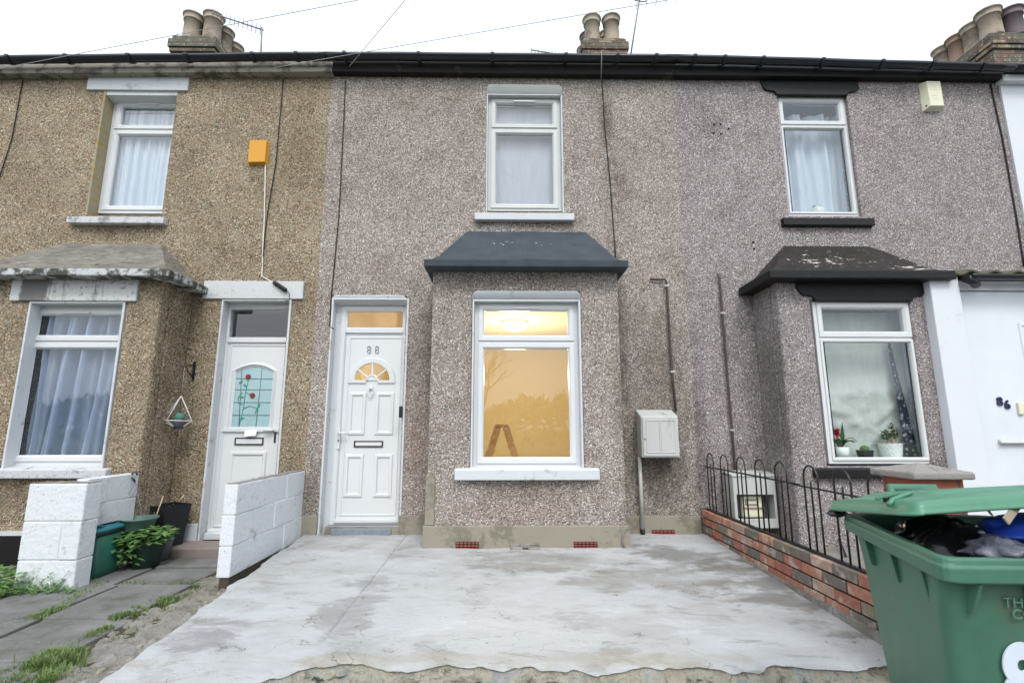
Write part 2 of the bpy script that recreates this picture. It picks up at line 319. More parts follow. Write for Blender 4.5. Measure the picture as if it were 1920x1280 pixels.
def emit(name, c, s):
    t = NT(name); e = t.n('Emission'); e.inputs[0].default_value = lin(c); e.inputs[1].default_value = s
    t.l(e.outputs[0], t.out.inputs[0]); return t.m
M['lamp'] = emit('lit_glass_lamp', (255, 236, 196), 3.2)
M['room_warm'] = plain('cream_painted_plaster', (224, 208, 168), .85, .02, 3)
M['room_dull'] = plain('pale_painted_plaster', (196, 196, 196), .9, .04, 3)
M['floor_wood'] = plain('bare_floorboards', (140, 108, 76), .7, .2, 6)

def brickmat(name, bw, bh, mort, cols, axis='YZ', lichen=.3, mcol=(70, 66, 60), msz=.011):
    """individual brick colours: bricks run along the given axis"""
    t = NT(name); sx = t.n('SeparateXYZ'); t.l(t.pos, sx.inputs[0]); cb = t.n('CombineXYZ')
    u = sx.outputs['Y' if axis[0] == 'Y' else 'X']
    if axis == 'XY+': u = t.math('ADD', sx.outputs['X'], sx.outputs['Y'])
    t.l(u, cb.inputs[0]); t.l(sx.outputs['Z'], cb.inputs[1])
    bt = t.n('TexBrick'); bt.inputs['Scale'].default_value = 1; bt.inputs['Mortar Size'].default_value = msz / 2
    bt.inputs['Brick Width'].default_value = bw; bt.inputs['Row Height'].default_value = bh; bt.inputs['Mortar Smooth'].default_value = .2
    bt.inputs['Color1'].default_value = (0, 0, 0, 1); bt.inputs['Color2'].default_value = (1, 1, 1, 1); bt.inputs['Mortar'].default_value = (.5, .5, .5, 1)
    t.l(cb.outputs[0], bt.inputs['Vector'])
    col = t.ramp(bt.outputs['Color'], [(p, lin(c)) for p, c in cols], 'CONSTANT')
    n = t.noise(16, 7, .7); col = t.mix(t.math('MULTIPLY', t.step(n, .5, .7), lichen), col, lin((196, 186, 172)))
    n3 = t.noise(5, 4); col = t.mix(t.math('MULTIPLY', t.step(n3, .45, .65), .35), col, lin((88, 80, 70)))
    col = t.mix(bt.outputs['Fac'], col, lin(mcol))
    h = t.math('SUBTRACT', t.math('MULTIPLY', n, .5), bt.outputs['Fac'])
    return t.fin(col, .88, t.bump(h, .7, .012), 0, .25)
M['low_wall'] = brickmat('mixed_red_brick', .225, .075, .01, [(0, (168, 92, 70)), (.16, (112, 104, 92)), (.3, (178, 100, 74)), (.48, (186, 142, 122)), (.58, (118, 112, 84)), (.7, (182, 96, 74)), (.86, (150, 116, 98))], 'YZ', .35, (62, 56, 50))
M['chim_brick'] = brickmat('sooty_chimney_brick', .21, .07, .01, [(0, (104, 96, 84)), (.2, (140, 128, 106)), (.4, (84, 78, 70)), (.6, (112, 88, 76)), (.8, (98, 98, 88))], 'XY+', .7, (84, 80, 70), .012)
M['pier_brick'] = brickmat('old_red_brick', .215, .075, .01, [(0, (150, 78, 60)), (.5, (128, 70, 56)), (.8, (110, 82, 70))], 'XY+', .2, (84, 78, 70))
M['flaunch'] = dirty('lichened_cement_flaunching', (134, 130, 120), (70, 74, 62), .6, 9, .95, .5, bump=.7)
M['pot_buff'] = dirty('buff_clay_pot', (160, 148, 132), (104, 92, 80), .45, 3, .75, .1, bump=.15)
M['pot_red'] = dirty('terracotta_clay_pot', (148, 122, 108), (122, 104, 92), .4, 4, .75, .1, bump=.15)
M['pot_dark'] = dirty('sooty_clay_pot', (104, 94, 98), (74, 66, 66), .4, 4, .75, .1, bump=.15)
M['quoin'] = dirty('yellow_lichened_brick_reveal', (150, 146, 128), (190, 142, 40), .5, 10, .85, .1, bump=.4)
def quoin():
    t = NT('yellow_lichened_reveal'); sx = t.n('SeparateXYZ'); t.l(t.pos, sx.inputs[0])
    z = t.math('ADD', sx.outputs['Z'], t.math('MULTIPLY', t.noise(8, 4), .06))
    f = t.step(t.math('SINE', t.math('MULTIPLY', z, 2 * pi / .085)), -.1, .5)
    f = t.math('MULTIPLY', f, t.step(t.noise(17, 5, .7), .42, .6))
    return t.fin(t.mix(f, lin((148, 142, 122)), lin((168, 130, 50))), .9, t.bump(t.noise(40, 5), .5, .01))
M['quoin'] = quoin()

def concrete():
    t = NT('pale_trowelled_concrete')
    mp = t.n('Mapping'); mp.inputs['Scale'].default_value = (.8, 1.35, 1); mp.inputs['Rotation'].default_value = (0, 0, R(14)); t.l(t.pos, mp.inputs[0]); v = mp.outputs[0]
    n1 = t.noise(1.5, 10, .68, v, dist=.15); n2 = t.noise(3.4, 12, .68, v, dist=.25); n3 = t.noise(120, 4, .65); n4 = t.noise(14, 8, .72, v, dist=.1)
    col = t.ramp(n1, [(.28, lin((146, 147, 145))), (.42, lin((159, 161, 161))), (.5, lin((168, 170, 171))), (.7, lin((175, 178, 181)))])
    # thin screed that has worn through in places: firm-edged grey patches
    f = t.math('MULTIPLY', t.step(n2, .54, .61), t.math('ADD', .25, t.math('MULTIPLY', t.step(n1, .62, .4), .35)))
    col = t.mix(f, col, lin((132, 130, 125)))
    f2 = t.math('MULTIPLY', t.step(n2, .46, .36), .25); col = t.mix(f2, col, lin((192, 196, 204)))
    # older grey-brown damp patches near the house and along the brick wall
    for (x, y, rx, ry, st, c) in [(.3, 4.35, .9, .45, .5, (118, 112, 100)), (1.5, 4.5, .7, .5, .7, (104, 101, 96)), (1.85, 3.8, .4, 1.0, .75, (108, 105, 100)), (1.0, 3.9, .9, .45, .42, (126, 122, 112)), (-1.6, 3.05, .4, .35, .6, (120, 116, 118)), (-.95, 3.5, .22, .9, .5, (122, 121, 120)), (0, 2.72, 2.2, .09, .4, (150, 142, 122)), (-1.5, 4.9, .5, .3, .4, (136, 132, 124)), (.9, 3.1, .7, .3, .35, (140, 138, 132))]:
        m = t.math('ADD', t.math('SUBTRACT', 1, t.spot(x, y, .25, rx, ry, 1)), t.math('MULTIPLY', t.math('SUBTRACT', n2, .5), 3.2))
        col = t.mix(t.math('MULTIPLY', t.step(m, .15, .75), st), col, lin(c))
    # trowel smears, hairline cracks, pits and specks
    sm = t.noise(6, 10, .76, v, (.35, 1.3, 1), dist=.5); col = t.mix(t.math('MULTIPLY', t.step(sm, .585, .65), .5), col, lin((112, 109, 104)))
    vo = t.n('TexVoronoi', feature='DISTANCE_TO_EDGE'); vo.inputs['Scale'].default_value = 1.15
    wv = t.n('VectorMath', operation='ADD'); nz = t.n('TexNoise'); nz.inputs['Scale'].default_value = 2.6; nz.inputs['Detail'].default_value = 6; t.l(t.pos, nz.inputs['Vector']); t.l(t.pos, wv.inputs[0]); t.l(nz.outputs['Color'], wv.inputs[1]); t.l(wv.outputs[0], vo.inputs['Vector'])
    cr = t.math('MULTIPLY', t.step(vo.outputs['Distance'], .006, .001), t.step(n2, .47, .55)); col = t.mix(t.math('MULTIPLY', cr, .8), col, lin((92, 88, 84)))
    col = t.mix(t.math('MULTIPLY', t.step(n4, .63, .70), .4), col, lin((118, 113, 104)))
    sp = t.step(t.noise(30, 3, .6), .72, .75); col = t.mix(t.math('MULTIPLY', sp, .7), col, lin((84, 80, 74)))
    col = t.mix(t.math('MULTIPLY', t.step(n3, .54, .70), .34), col, lin((110, 110, 110)))
    sx = t.n('SeparateXYZ'); t.l(t.pos, sx.inputs[0]); wj = t.noise(5, 4)
    dj = t.math('ABSOLUTE', t.math('ADD', t.math('ADD', sx.outputs['X'], .98), t.math('MULTIPLY', t.math('SUBTRACT', wj, .5), .03)))
    jn = t.math('MULTIPLY', t.math('MULTIPLY', t.step(dj, .012, .003), t.step(n4, .36, .52)), t.step(sx.outputs['Y'], 2.85, 3.1)); col = t.mix(t.math('MULTIPLY', jn, .4), col, lin((96, 90, 86)))
    h = t.math('ADD', t.math('ADD', t.math('MULTIPLY', n2, 1.1), t.math('MULTIPLY', n4, .5)), t.math('MULTIPLY', n3, .12))
    return t.fin(col, t.ramp(n2, [(.35, (.5,) * 3), (.6, (.78,) * 3)]), t.bump(h, .45, .025), 0, .35)
M['concrete'] = concrete()
def broken():
    t = NT('broken_concrete_edge'); n1 = t.noise(4.5, 9, .7, dist=.8); n2 = t.noise(16, 8, .75, dist=.8); n3 = t.noise(60, 4, .7)
    col = t.ramp(n1, [(.28, lin((120, 116, 106))), (.4, lin((170, 164, 150))), (.5, lin((198, 192, 174))), (.6, lin((172, 176, 174))), (.75, lin((198, 202, 206)))])
    col = t.mix(t.math('MULTIPLY', t.step(n2, .57, .64), .6), col, lin((82, 76, 64))); col = t.mix(t.math('MULTIPLY', t.step(n2, .45, .37), .6), col, lin((196, 188, 164)))
    col = t.mix(t.math('MULTIPLY', t.step(n3, .55, .7), .4), col, lin((70, 66, 58)))
    return t.fin(col, .92, t.bump(t.math('ADD', t.math('MULTIPLY', n2, 1.5), n3), 1, .03), 0, .2)
M['broken'] = broken()

# ------------------------------------------------------------------ mesh building
class MB:
    def __init__(s): s.v = []; s.f = []; s.sm = []
    def add(s, vs, fs, smooth=False):
        b = len(s.v); s.v += [V(v) for v in vs]
        for f in fs: s.f.append([b + i for i in f]); s.sm.append(smooth)
        return s
    def box(s, x0, x1, y0, y1, z0, z1):
        x0, x1 = min(x0, x1), max(x0, x1); y0, y1 = min(y0, y1), max(y0, y1); z0, z1 = min(z0, z1), max(z0, z1)
        return s.add([(x0, y0, z0), (x1, y0, z0), (x1, y1, z0), (x0, y1, z0), (x0, y0, z1), (x1, y0, z1), (x1, y1, z1), (x0, y1, z1)],
                     [(0, 3, 2, 1), (4, 5, 6, 7), (0, 1, 5, 4), (1, 2, 6, 5), (2, 3, 7, 6), (3, 0, 4, 7)])
    def prism(s, poly, y0, y1):      # polygon in x-z, thickness along y
        n = len(poly)
        return s.add([(x, y0, z) for x, z in poly] + [(x, y1, z) for x, z in poly],
                     [tuple(range(n))[::-1], tuple(range(n, 2 * n))] + [(i, (i + 1) % n, n + (i + 1) % n, n + i) for i in range(n)])
    def hull8(s, lo, hi):            # two quads of 4 points, lower and upper
        return s.add(list(lo) + list(hi), [(0, 3, 2, 1), (4, 5, 6, 7), (0, 1, 5, 4), (1, 2, 6, 5), (2, 3, 7, 6), (3, 0, 4, 7)])
    def tube(s, pts, r, n=8, cap=True):
        pts = [V(p) for p in pts]; m = len(pts); rs = r if isinstance(r, (list, tuple)) else [r] * m; vs = []
        ref = None
        for i, p in enumerate(pts):
            t = (pts[min(i + 1, m - 1)] - pts[max(i - 1, 0)]).normalized()
            if ref is None: ref = V((0, 0, 1)) if abs(t.z) < .9 else V((1, 0, 0))
            a = t.cross(ref)
            if a.length < 1e-4: a = t.orthogonal()
            a.normalize(); b = a.cross(t).normalized(); ref = b
            vs += [p + (a * cos(2 * pi * k / n) + b * sin(2 * pi * k / n)) * rs[i] for k in range(n)]
        fs = [(i * n + k, i * n + (k + 1) % n, (i + 1) * n + (k + 1) % n, (i + 1) * n + k) for i in range(m - 1) for k in range(n)]
        s.add(vs, fs, True)
        if cap: s.add(vs[:n], [tuple(range(n))[::-1]]); s.add(vs[-n:], [tuple(range(n))])
        return s
    def lathe(s, c, prof, n=24, smooth=True):
        c = V(c); vs = [c + V((r * cos(2 * pi * k / n), r * sin(2 * pi * k / n), z)) for r, z in prof for k in range(n)]
        fs = [(i * n + k, i * n + (k + 1) % n, (i + 1) * n + (k + 1) % n, (i + 1) * n + k) for i in range(len(prof) - 1) for k in range(n)]
        return s.add(vs, fs, smooth)
    def frame(s, x0, x1, z0, z1, prof):   # mitred frame; prof = [(inset, y)...]
        k = len(prof); vs = []
        for sx, sz in ((0, 0), (1, 0), (1, 1), (0, 1)):
            for d, y in prof: vs.append(((x0 + d, x1 - d)[sx], y, (z0 + d, z1 - d)[sz]))
        fs = [(c * k + i, ((c + 1) % 4) * k + i, ((c + 1) % 4) * k + (i + 1) % k, c * k + (i + 1) % k) for c in range(4) for i in range(k)]
        return s.add(vs, fs)
    def holed(s, x0, x1, z0, z1, y0, y1, holes):   # wall slab with rectangular openings
        xs = sorted({x0, x1, *[h[0] for h in holes], *[h[1] for h in holes]}); zs = sorted({z0, z1, *[h[2] for h in holes], *[h[3] for h in holes]})
        def solid(i, j):
            if i < 0 or j < 0 or i >= len(xs) - 1 or j >= len(zs) - 1: return False
            cx, cz = (xs[i] + xs[i + 1]) / 2, (zs[j] + zs[j + 1]) / 2
            return not any(h[0] < cx < h[1] and h[2] < cz < h[3] for h in holes)
        for i in range(len(xs) - 1):
            for j in range(len(zs) - 1):
                if not solid(i, j): continue
                a, b, c, d = xs[i], xs[i + 1], zs[j], zs[j + 1]
                s.add([(a, y0, c), (b, y0, c), (b, y0, d), (a, y0, d)], [(0, 1, 2, 3)]); s.add([(a, y1, c), (b, y1, c), (b, y1, d), (a, y1, d)], [(3, 2, 1, 0)])
                if not solid(i - 1, j): s.add([(a, y0, c), (a, y1, c), (a, y1, d), (a, y0, d)], [(3, 2, 1, 0)])
                if not solid(i + 1, j): s.add([(b, y0, c), (b, y1, c), (b, y1, d), (b, y0, d)], [(0, 1, 2, 3)])
                if not solid(i, j - 1): s.add([(a, y0, c), (b, y0, c), (b, y1, c), (a, y1, c)], [(3, 2, 1, 0)])
                if not solid(i, j + 1): s.add([(a, y0, d), (b, y0, d), (b, y1, d), (a, y1, d)], [(0, 1, 2, 3)])
        return s
    def leaf(s, p, d, up, L, W, droop=.25):
        d = V(d).normalized(); up = V(up); sd = d.cross(up)
        if sd.length < 1e-3: sd = d.orthogonal()
        sd.normalize(); up = sd.cross(d); p = V(p)
        vs = [p, p + d * L * .4 + sd * W * .5 - up * L * .02, p + d * L * .4 - up * L * (droop * .2) * 0 + up * L * .06, p + d * L * .4 - sd * W * .5 - up * L * .02, p + d * L - up * L * droop]
        return s.add(vs, [(0, 1, 2), (0, 2, 3), (1, 4, 2), (2, 4, 3)])

ORG = {}
def build(mb, name, mat, parent=None, loc=None, bevel=0, seg=2, weld=True):
    me = bpy.data.meshes.new(name)
    if parent is not None: o0 = ORG[parent.name]
    elif loc is not None: o0 = V(loc)
    else:
        xs = [v.x for v in mb.v]; ys = [v.y for v in mb.v]; zs = [v.z for v in mb.v]
        o0 = V(((min(xs) + max(xs)) / 2, (min(ys) + max(ys)) / 2, min(zs)))
    me.from_pydata([tuple(v - o0) for v in mb.v], [], mb.f)
    me.polygons.foreach_set('use_smooth', mb.sm)
    bm = bmesh.new(); bm.from_mesh(me)
    if weld: bmesh.ops.remove_doubles(bm, verts=bm.verts, dist=1e-5)
    bmesh.ops.recalc_face_normals(bm, faces=bm.faces); bm.to_mesh(me); bm.free()
    me.materials.append(M[mat] if isinstance(mat, str) else mat)
    o = bpy.data.objects.new(name, me); COL.objects.link(o)
    if parent is not None: o.parent = parent
    else: o.location = o0
    ORG[o.name] = o0
    if bevel:
        b = o.modifiers.new('bevel', 'BEVEL'); b.width = bevel; b.segments = seg; b.limit_method = 'ANGLE'; b.angle_limit = R(40)
    return o
def tag(o, label=None, cat=None, group=None, kind=None):
    if label: o['label'] = label
    if cat: o['category'] = cat
    if group: o['group'] = group
    if kind: o['kind'] = kind
    return o
def thing(name, loc, label, cat, group=None):
    o = bpy.data.objects.new(name, None); COL.objects.link(o); o.location = loc; o.empty_display_size = .2
    ORG[o.name] = V(loc); return tag(o, label, cat, group)
def dup(o, loc, label=None):
    """copy of a thing with its parts and their sub-parts"""
    r = o.copy(); COL.objects.link(r); r.location = loc; ORG[r.name] = V(loc)
    if label: r['label'] = label
    for ch in list(o.children):
        c = ch.copy(); COL.objects.link(c); c.parent = r
        for g in ch.children:
            e = g.copy(); COL.objects.link(e); e.parent = c
    return r
def text_mesh(txt, size, depth, bold=0.0):
    cu = bpy.data.curves.new('lettering', 'FONT'); cu.body = txt; cu.size = size; cu.extrude = depth / 2; cu.offset = bold; cu.align_x = 'CENTER'; cu.align_y = 'CENTER'
    o = bpy.data.objects.new('lettering', cu); COL.objects.link(o); bpy.context.view_layer.update()
    me = bpy.data.meshes.new_from_object(o.evaluated_get(bpy.context.evaluated_depsgraph_get()))
    bpy.data.objects.remove(o); bpy.data.curves.remove(cu); return me
def letter(name, txt, size, depth, mat, parent, p, bold=0.0, rz=0, sx=1, tilt=0):
    me = text_mesh(txt, size, depth, bold); me.name = name; me.materials.clear(); me.materials.append(M[mat])
    o0 = ORG[parent.name]
    me.transform(Matrix.Translation(V(p) - o0) @ Matrix.Rotation(rz, 4, 'Z') @ Matrix.Rotation(R(90) + tilt, 4, 'X') @ Matrix.Diagonal((sx, 1, 1, 1)))
    o = bpy.data.objects.new(name, me); COL.objects.link(o); o.parent = parent; ORG[o.name] = o0; return o

# ------------------------------------------------------------------ ground
def sheet(name, x0, x1, y0, y1, z, mat):
    return tag(build(MB().add([(x0, y0, z), (x1, y0, z), (x1, y1, z), (x0, y1, z)], [(0, 1, 2, 3)]), name, mat, loc=(0, 0, z)), kind='structure')
sheet('ground', -900, 900, -900, 900, -.16, 'grassland')
sheet('road', -60, 60, -9.5, -.9, -.12, 'asphalt')
tag(build(MB().box(-60, 60, -.9, 2.5, -.15, 0), 'pavement', 'pavement', loc=(0, 0, 0)), kind='structure')
tag(build(MB().box(-12, -1.9, 2.16, 5.5, -.1, .134), 'garden_soil', 'soil', loc=(-5, 3, 0)), kind='structure')
tag(build(MB().box(2.0, 9, 2.72, 5.5, -.1, .27), 'garden_concrete', 'rough_concrete', loc=(4, 4, 0)), kind='structure')

def yz(y): return .212 + (y - 2.6) * .031
def yard():
    mb = MB(); nx, ny = 260, 110
    def P(u, v):
        x0 = -1.83 - .20 * v + .035 * noise.noise(V((3.1, v * 9, 0))) + .02 * noise.noise(V((8.1, v * 30, 0)))
        xl = x0; xr = 2.03
        x = xl + (xr - xl) * u
        yf = 2.655 + .07 * noise.noise(V((x * 2.2, 1.7, 0))) + .06 * noise.noise(V((x * 6, 4.4, 0))) + .028 * noise.noise(V((x * 16, 4.4, 0))) + .012 * noise.noise(V((x * 40, 4.4, 0)))
        q = min(1, max(0, (-.95 - x) / .55)); yf -= .36 * q * q * (3 - 2 * q)
        y = yf + (5.42 - yf) * v
        z = yz(y) + .009 * noise.noise(V((x * 2.5, y * 2.5, 0))) + .004 * noise.noise(V((x * 8, y * 8, 2)))
        if v < .02: z -= .015 * (1 - v / .02)
        # construction joint running from the doorway to the front left
        jx = -.98; d = abs(x - jx + .015 * noise.noise(V((y * 6, 0, 0))))
        if y > 2.9: z -= .008 * max(0, 1 - d / .018)
        return V((x, y, z))
    for j in range(ny + 1):
        for i in range(nx + 1): mb.v.append(P(i / nx, (j / ny) ** 1.2))
    for j in range(ny):
        for i in range(nx): a = j * (nx + 1) + i; mb.f.append([a, a + 1, a + nx + 2, a + nx + 1]); mb.sm.append(True)
    # left edge skirt
    b = len(mb.v)
    for j in range(ny + 1): mb.v.append(mb.v[j * (nx + 1)] + V((-.01, 0, -.2)))
    for j in range(ny): mb.f.append([j * (nx + 1), (j + 1) * (nx + 1), b + j + 1, b + j]); mb.sm.append(True)
    tag(build(mb, 'concrete_yard', 'concrete', loc=(0, 4, .2)), kind='structure')
    # broken front face of the yard
    mb = MB(); n2, m = 420, 26
    for j in range(m + 1):
        t = j / m
        for i in range(n2 + 1):
            p = P(i / n2, 0); q = V((p.x, p.y + .012, p.z + .004))
            x = p.x
            rough = noise.noise(V((x * 5, t * 1.3, 3))) * .08 + abs(noise.noise(V((x * 9, t * 4, 5)))) * .10 + noise.noise(V((x * 26, t * 9, 5))) * .03 + noise.noise(V((x * 60, t * 20, 5))) * .012
            q.y -= min(1, t * 5) * (.0 + .12 * t ** .8 + rough * min(1, t * 4)); q.z -= t * .24 + .02 * min(1, t * 3) * noise.noise(V((x * 9, t * 5, 9)))
            mb.v.append(q)
    for j in range(m):
        for i in range(n2): a = j * (n2 + 1) + i; mb.f.append([a, a + 1, a + n2 + 2, a + n2 + 1]); mb.sm.append(j % 2 == 0)
    tag(build(mb, 'concrete_yard_edge', 'broken', loc=(0, 2.6, 0)), kind='structure')
yard()

def path():
    mb = MB()
    ys = [2.2, 2.88, 3.48, 4.2, 4.68, 5.0]
    for c, (x0, x1) in enumerate([(-4.2, -3.66), (-3.62, -3.03), (-2.99, -2.44)]):
        for k in range(len(ys) - 1):
            if c == 0 and k > 1: continue
            y0, y1 = ys[k] + .012, ys[k + 1] - .012
            z = .150 + random.uniform(-.006, .006); sk = [random.uniform(-.012, .012) for _ in range(8)]
            dx = (4.0 - (y0 + y1) / 2) * .09
            lo = [(x0 + dx + sk[0], y0 + sk[1], .09), (x1 + dx + sk[2], y0 + sk[3], .09), (x1 + dx + sk[4], y1 + sk[5], .09), (x0 + dx + sk[6], y1 + sk[7], .09)]
            hi = [(a, b, z + random.uniform(-.004, .004)) for a, b, _ in lo]
            mb.hull8(lo, hi)
    tag(build(mb, 'path', 'slab', loc=(-2.9, 3.8, .1), bevel=.006), kind='structure')
    # rough concrete haunch between the path and the pale yard
    mb = MB(); nx, ny = 44, 200
    for j in range(ny + 1):
        y = 2.1 + 2.75 * j / ny
        xr = -1.81 - .20 * max(0, (y - 2.3) / 3.1); xl = -2.44 + (4.0 - y) * .09 + .05 * noise.noise(V((y * 3, 8, 0)))
        for i in range(nx + 1):
            u = i / nx; x = xl + (xr + .03 - xl) * u
            z = .125 + .06 * u ** .7 + .034 * noise.noise(V((x * 7, y * 5, 0))) + .024 * noise.noise(V((x * 17, y * 13, 0))) + .012 * noise.noise(V((x * 40, y * 35, 0)))
            z -= .05 * max(0, 1 - abs(u - .86) / .07) * (.4 + noise.noise(V((y * 4, 1, 1))))
            mb.v.append(V((x, y, z)))
    for j in range(ny):
        for i in range(nx): a = j * (nx + 1) + i; mb.f.append([a, a + 1, a + nx + 2, a + nx + 1]); mb.sm.append(True)
    tag(build(mb, 'path_edging', 'rough_concrete', loc=(-2.2, 3.5, .1)), kind='structure')
path()

# ------------------------------------------------------------------ houses: shared parts
FY = 5.30; BY = 4.80          # facade plane and bay front
def window(house, x0, x1, z0, z1, Y, zt, label=None, mat='upvc', vent=True, fw=.055, low_margin=.0, sash_low=True):
    """white two-light window: fixed light below, top-hung light above; Y is its front"""
    mb = MB()
    pr = [(0, Y + .06), (0, Y), (fw * .8, Y), (fw, Y + .014), (fw, Y + .06)]
    mb.frame(x0, x1, z0, z1, pr)
    mb.box(x0 + fw * .8, x1 - fw * .8, Y + .002, Y + .055, zt - .022, zt + .022)
    def sash(a, b, w):
        mb.frame(x0 + fw * .72, x1 - fw * .72, a, b, [(0, Y + .05), (0, Y - .012), (w * .72, Y - .012), (w, Y + .008), (w, Y + .05)])
    sash(zt + .012, z1 - fw * .6, .058)
    sash(z0 + fw * .6, zt - .012, .058 if sash_low else .03)
    wi = build(mb, 'window', mat, house, bevel=.003)
    if label: wi['label'] = label
    iw = fw * .72 + .05
    for a, b in ((zt + .055, z1 - fw * .6 - .05), (z0 + fw * .6 + (.05 if sash_low else .025), zt - .055 + (0 if sash_low else .02))):
        p = build(MB().box(x0 + iw, x1 - iw, Y + .022, Y + .028, a, b), 'pane', 'glass', wi)
        build(MB().frame(x0 + iw - .002, x1 - iw + .002, a - .002, b + .002, [(0, Y + .0205), (0, Y + .014), (.005, Y + .014), (.005, Y + .0205)]), 'pane_gasket', 'letterbox', wi)
    if vent:
        c = (x0 + x1) / 2
        build(MB().box(c - .13, c + .13, Y - .028, Y - .013, z1 - fw * .6 - .042, z1 - fw * .6 - .022), 'trickle_vent', 'upvc', wi, bevel=.004)
    return wi
def sill(win, x0, x1, y0, y1, z0, z1, mat, slope=.02):
    mb = MB().hull8([(x0, y0, z0), (x1, y0, z0), (x1, y1, z0), (x0, y1, z0)], [(x0, y0, z1), (x1, y0, z1), (x1, y1, z1 + slope), (x0, y1, z1 + slope)])
    return build(mb, 'sill', mat, win, bevel=.008)
def lining(house, x0, x1, z0, z1, y0, y1, t, mat, name='reveal', bottom=False, chamfer=0, proud=.004):
    """painted lining of an opening (sides and head), standing a little proud of the wall"""
    mb = MB(); a, b = y0 - proud, y1
    xs = [x0 + .001, x1 - .001]
    mb.box(xs[0], xs[0] + t, a, b, z0, z1 - t); mb.box(xs[1] - t, xs[1], a, b, z0, z1 - t)
    if chamfer:
        mb.add([(xs[0], a, z1), (xs[1], a, z1), (xs[1], b, z1 - chamfer), (xs[0], b, z1 - chamfer), (xs[0], a, z1 - t), (xs[1], a, z1 - t), (xs[1], b, z1 - chamfer - .02), (xs[0], b, z1 - chamfer - .02)],
               [(0, 1, 2, 3), (4, 7, 6, 5), (0, 4, 5, 1), (3, 2, 6, 7), (0, 3, 7, 4), (1, 5, 6, 2)])
    else: mb.box(xs[0], xs[1], a, b, z1 - t, z1 - .001)
    return build(mb, name, mat, house, bevel=.004)
def rounded_head(house, x0, x1, z1, y0, y1, drop, r, mat):
    """splayed plaster head whose upper corners are rounded, between wall face and window frame"""
    mb = MB(); n = 8
    out = [(x0, z1 - drop)] + [(x0 + r - r * cos(pi / 2 * k / n), z1 - r + r * sin(pi / 2 * k / n)) for k in range(n + 1)]
    out += [(x1 - r + r * sin(pi / 2 * k / n), z1 - r + r * cos(pi / 2 * k / n)) for k in range(n + 1)] + [(x1, z1 - drop)]
    k = len(out)
    inner = [(min(max(x, x0 + .012), x1 - .012), z1 - drop) for x, z in out]
    vs = []
    for yy, f in ((y0 - .012, 0), (y0 - .008, .12), (y0 + .012, .62), (y0 + .04, .86), (y1, 1)):
        vs += [(x + (p - x) * f, yy, z + (q - z) * f) for (x, z), (p, q) in zip(out, inner)]
    mb.add(vs, [(j * k + i, j * k + i + 1, (j + 1) * k + i + 1, (j + 1) * k + i) for j in range(4) for i in range(k - 1)], True)
    vs = [(x, y0 - .012, z) for x, z in out] + [(x, y0 + .01, z) for x, z in out]; mb.add(vs, [(i, k + i, k + i + 1, i + 1) for i in range(k - 1)])
    # corner infill flush with the wall face
    return build(mb, 'window_head', mat, house)
def room(house, x0, x1, y0, y1, z0, z1, mat, floor='floor_wood'):
    mb = MB(); t = .05
    mb.box(x0 - t, x0, y0, y1, z0, z1); mb.box(x1, x1 + t, y0, y1, z0, z1); mb.box(x0 - t, x1 + t, y1, y1 + t, z0, z1); mb.box(x0 - t, x1 + t, y0, y1 + t, z1, z1 + t)
    a = build(mb, 'interior_wall', mat, house)
    build(MB().box(x0 - t, x1 + t, y0, y1 + t, z0 - t, z0), 'interior_floor', floor, house)
    return a
def gutter_run(house, x0, z0, x1, z1, y=5.13, r=.058, brackets=()):
    mb = MB(); n = 10; prof = [(cos(pi + pi * k / n) * r, sin(pi + pi * k / n) * r) for k in range(n + 1)]
    prof += [(cos(2 * pi - pi * k / n) * (r - .006), sin(2 * pi - pi * k / n) * (r - .006)) for k in range(n + 1)]
    k = len(prof); m = 24; vs = []
    for i in range(m + 1):
        u = i / m; x = x0 + (x1 - x0) * u; z = z0 + (z1 - z0) * u + .006 * noise.noise(V((x * 1.3, 3, 0)))
        vs += [(x, y + a, z + b) for a, b in prof]
    fs = [(i * k + j, i * k + (j + 1) % k, (i + 1) * k + (j + 1) % k, (i + 1) * k + j) for i in range(m) for j in range(k)]
    mb.add(vs, fs, True); mb.add(vs[:k], [tuple(range(k))]); mb.add(vs[-k:], [tuple(range(k))[::-1]])
    g = build(mb, 'gutter', 'gutter', house)
    for bx in brackets:
        u = (bx - x0) / (x1 - x0); z = z0 + (z1 - z0) * u; mb = MB(); q = [(cos(pi + pi * j / n) * (r + .008), sin(pi + pi * j / n) * (r + .008)) for j in range(n + 1)]
        vs = [(bx - .02, y + a, z + b) for a, b in q] + [(bx + .02, y + a, z + b) for a, b in q]; L = n + 1
        mb.add(vs, [(j, j + 1, L + j + 1, L + j) for j in range(n)]); mb.box(bx - .018, bx + .018, y - r - .010, y - r + .004, z - .006, z + .004)
        b = build(mb, 'gutter_bracket', 'gutter', g); s = b.modifiers.new('s', 'SOLIDIFY'); s.thickness = .004
    return g
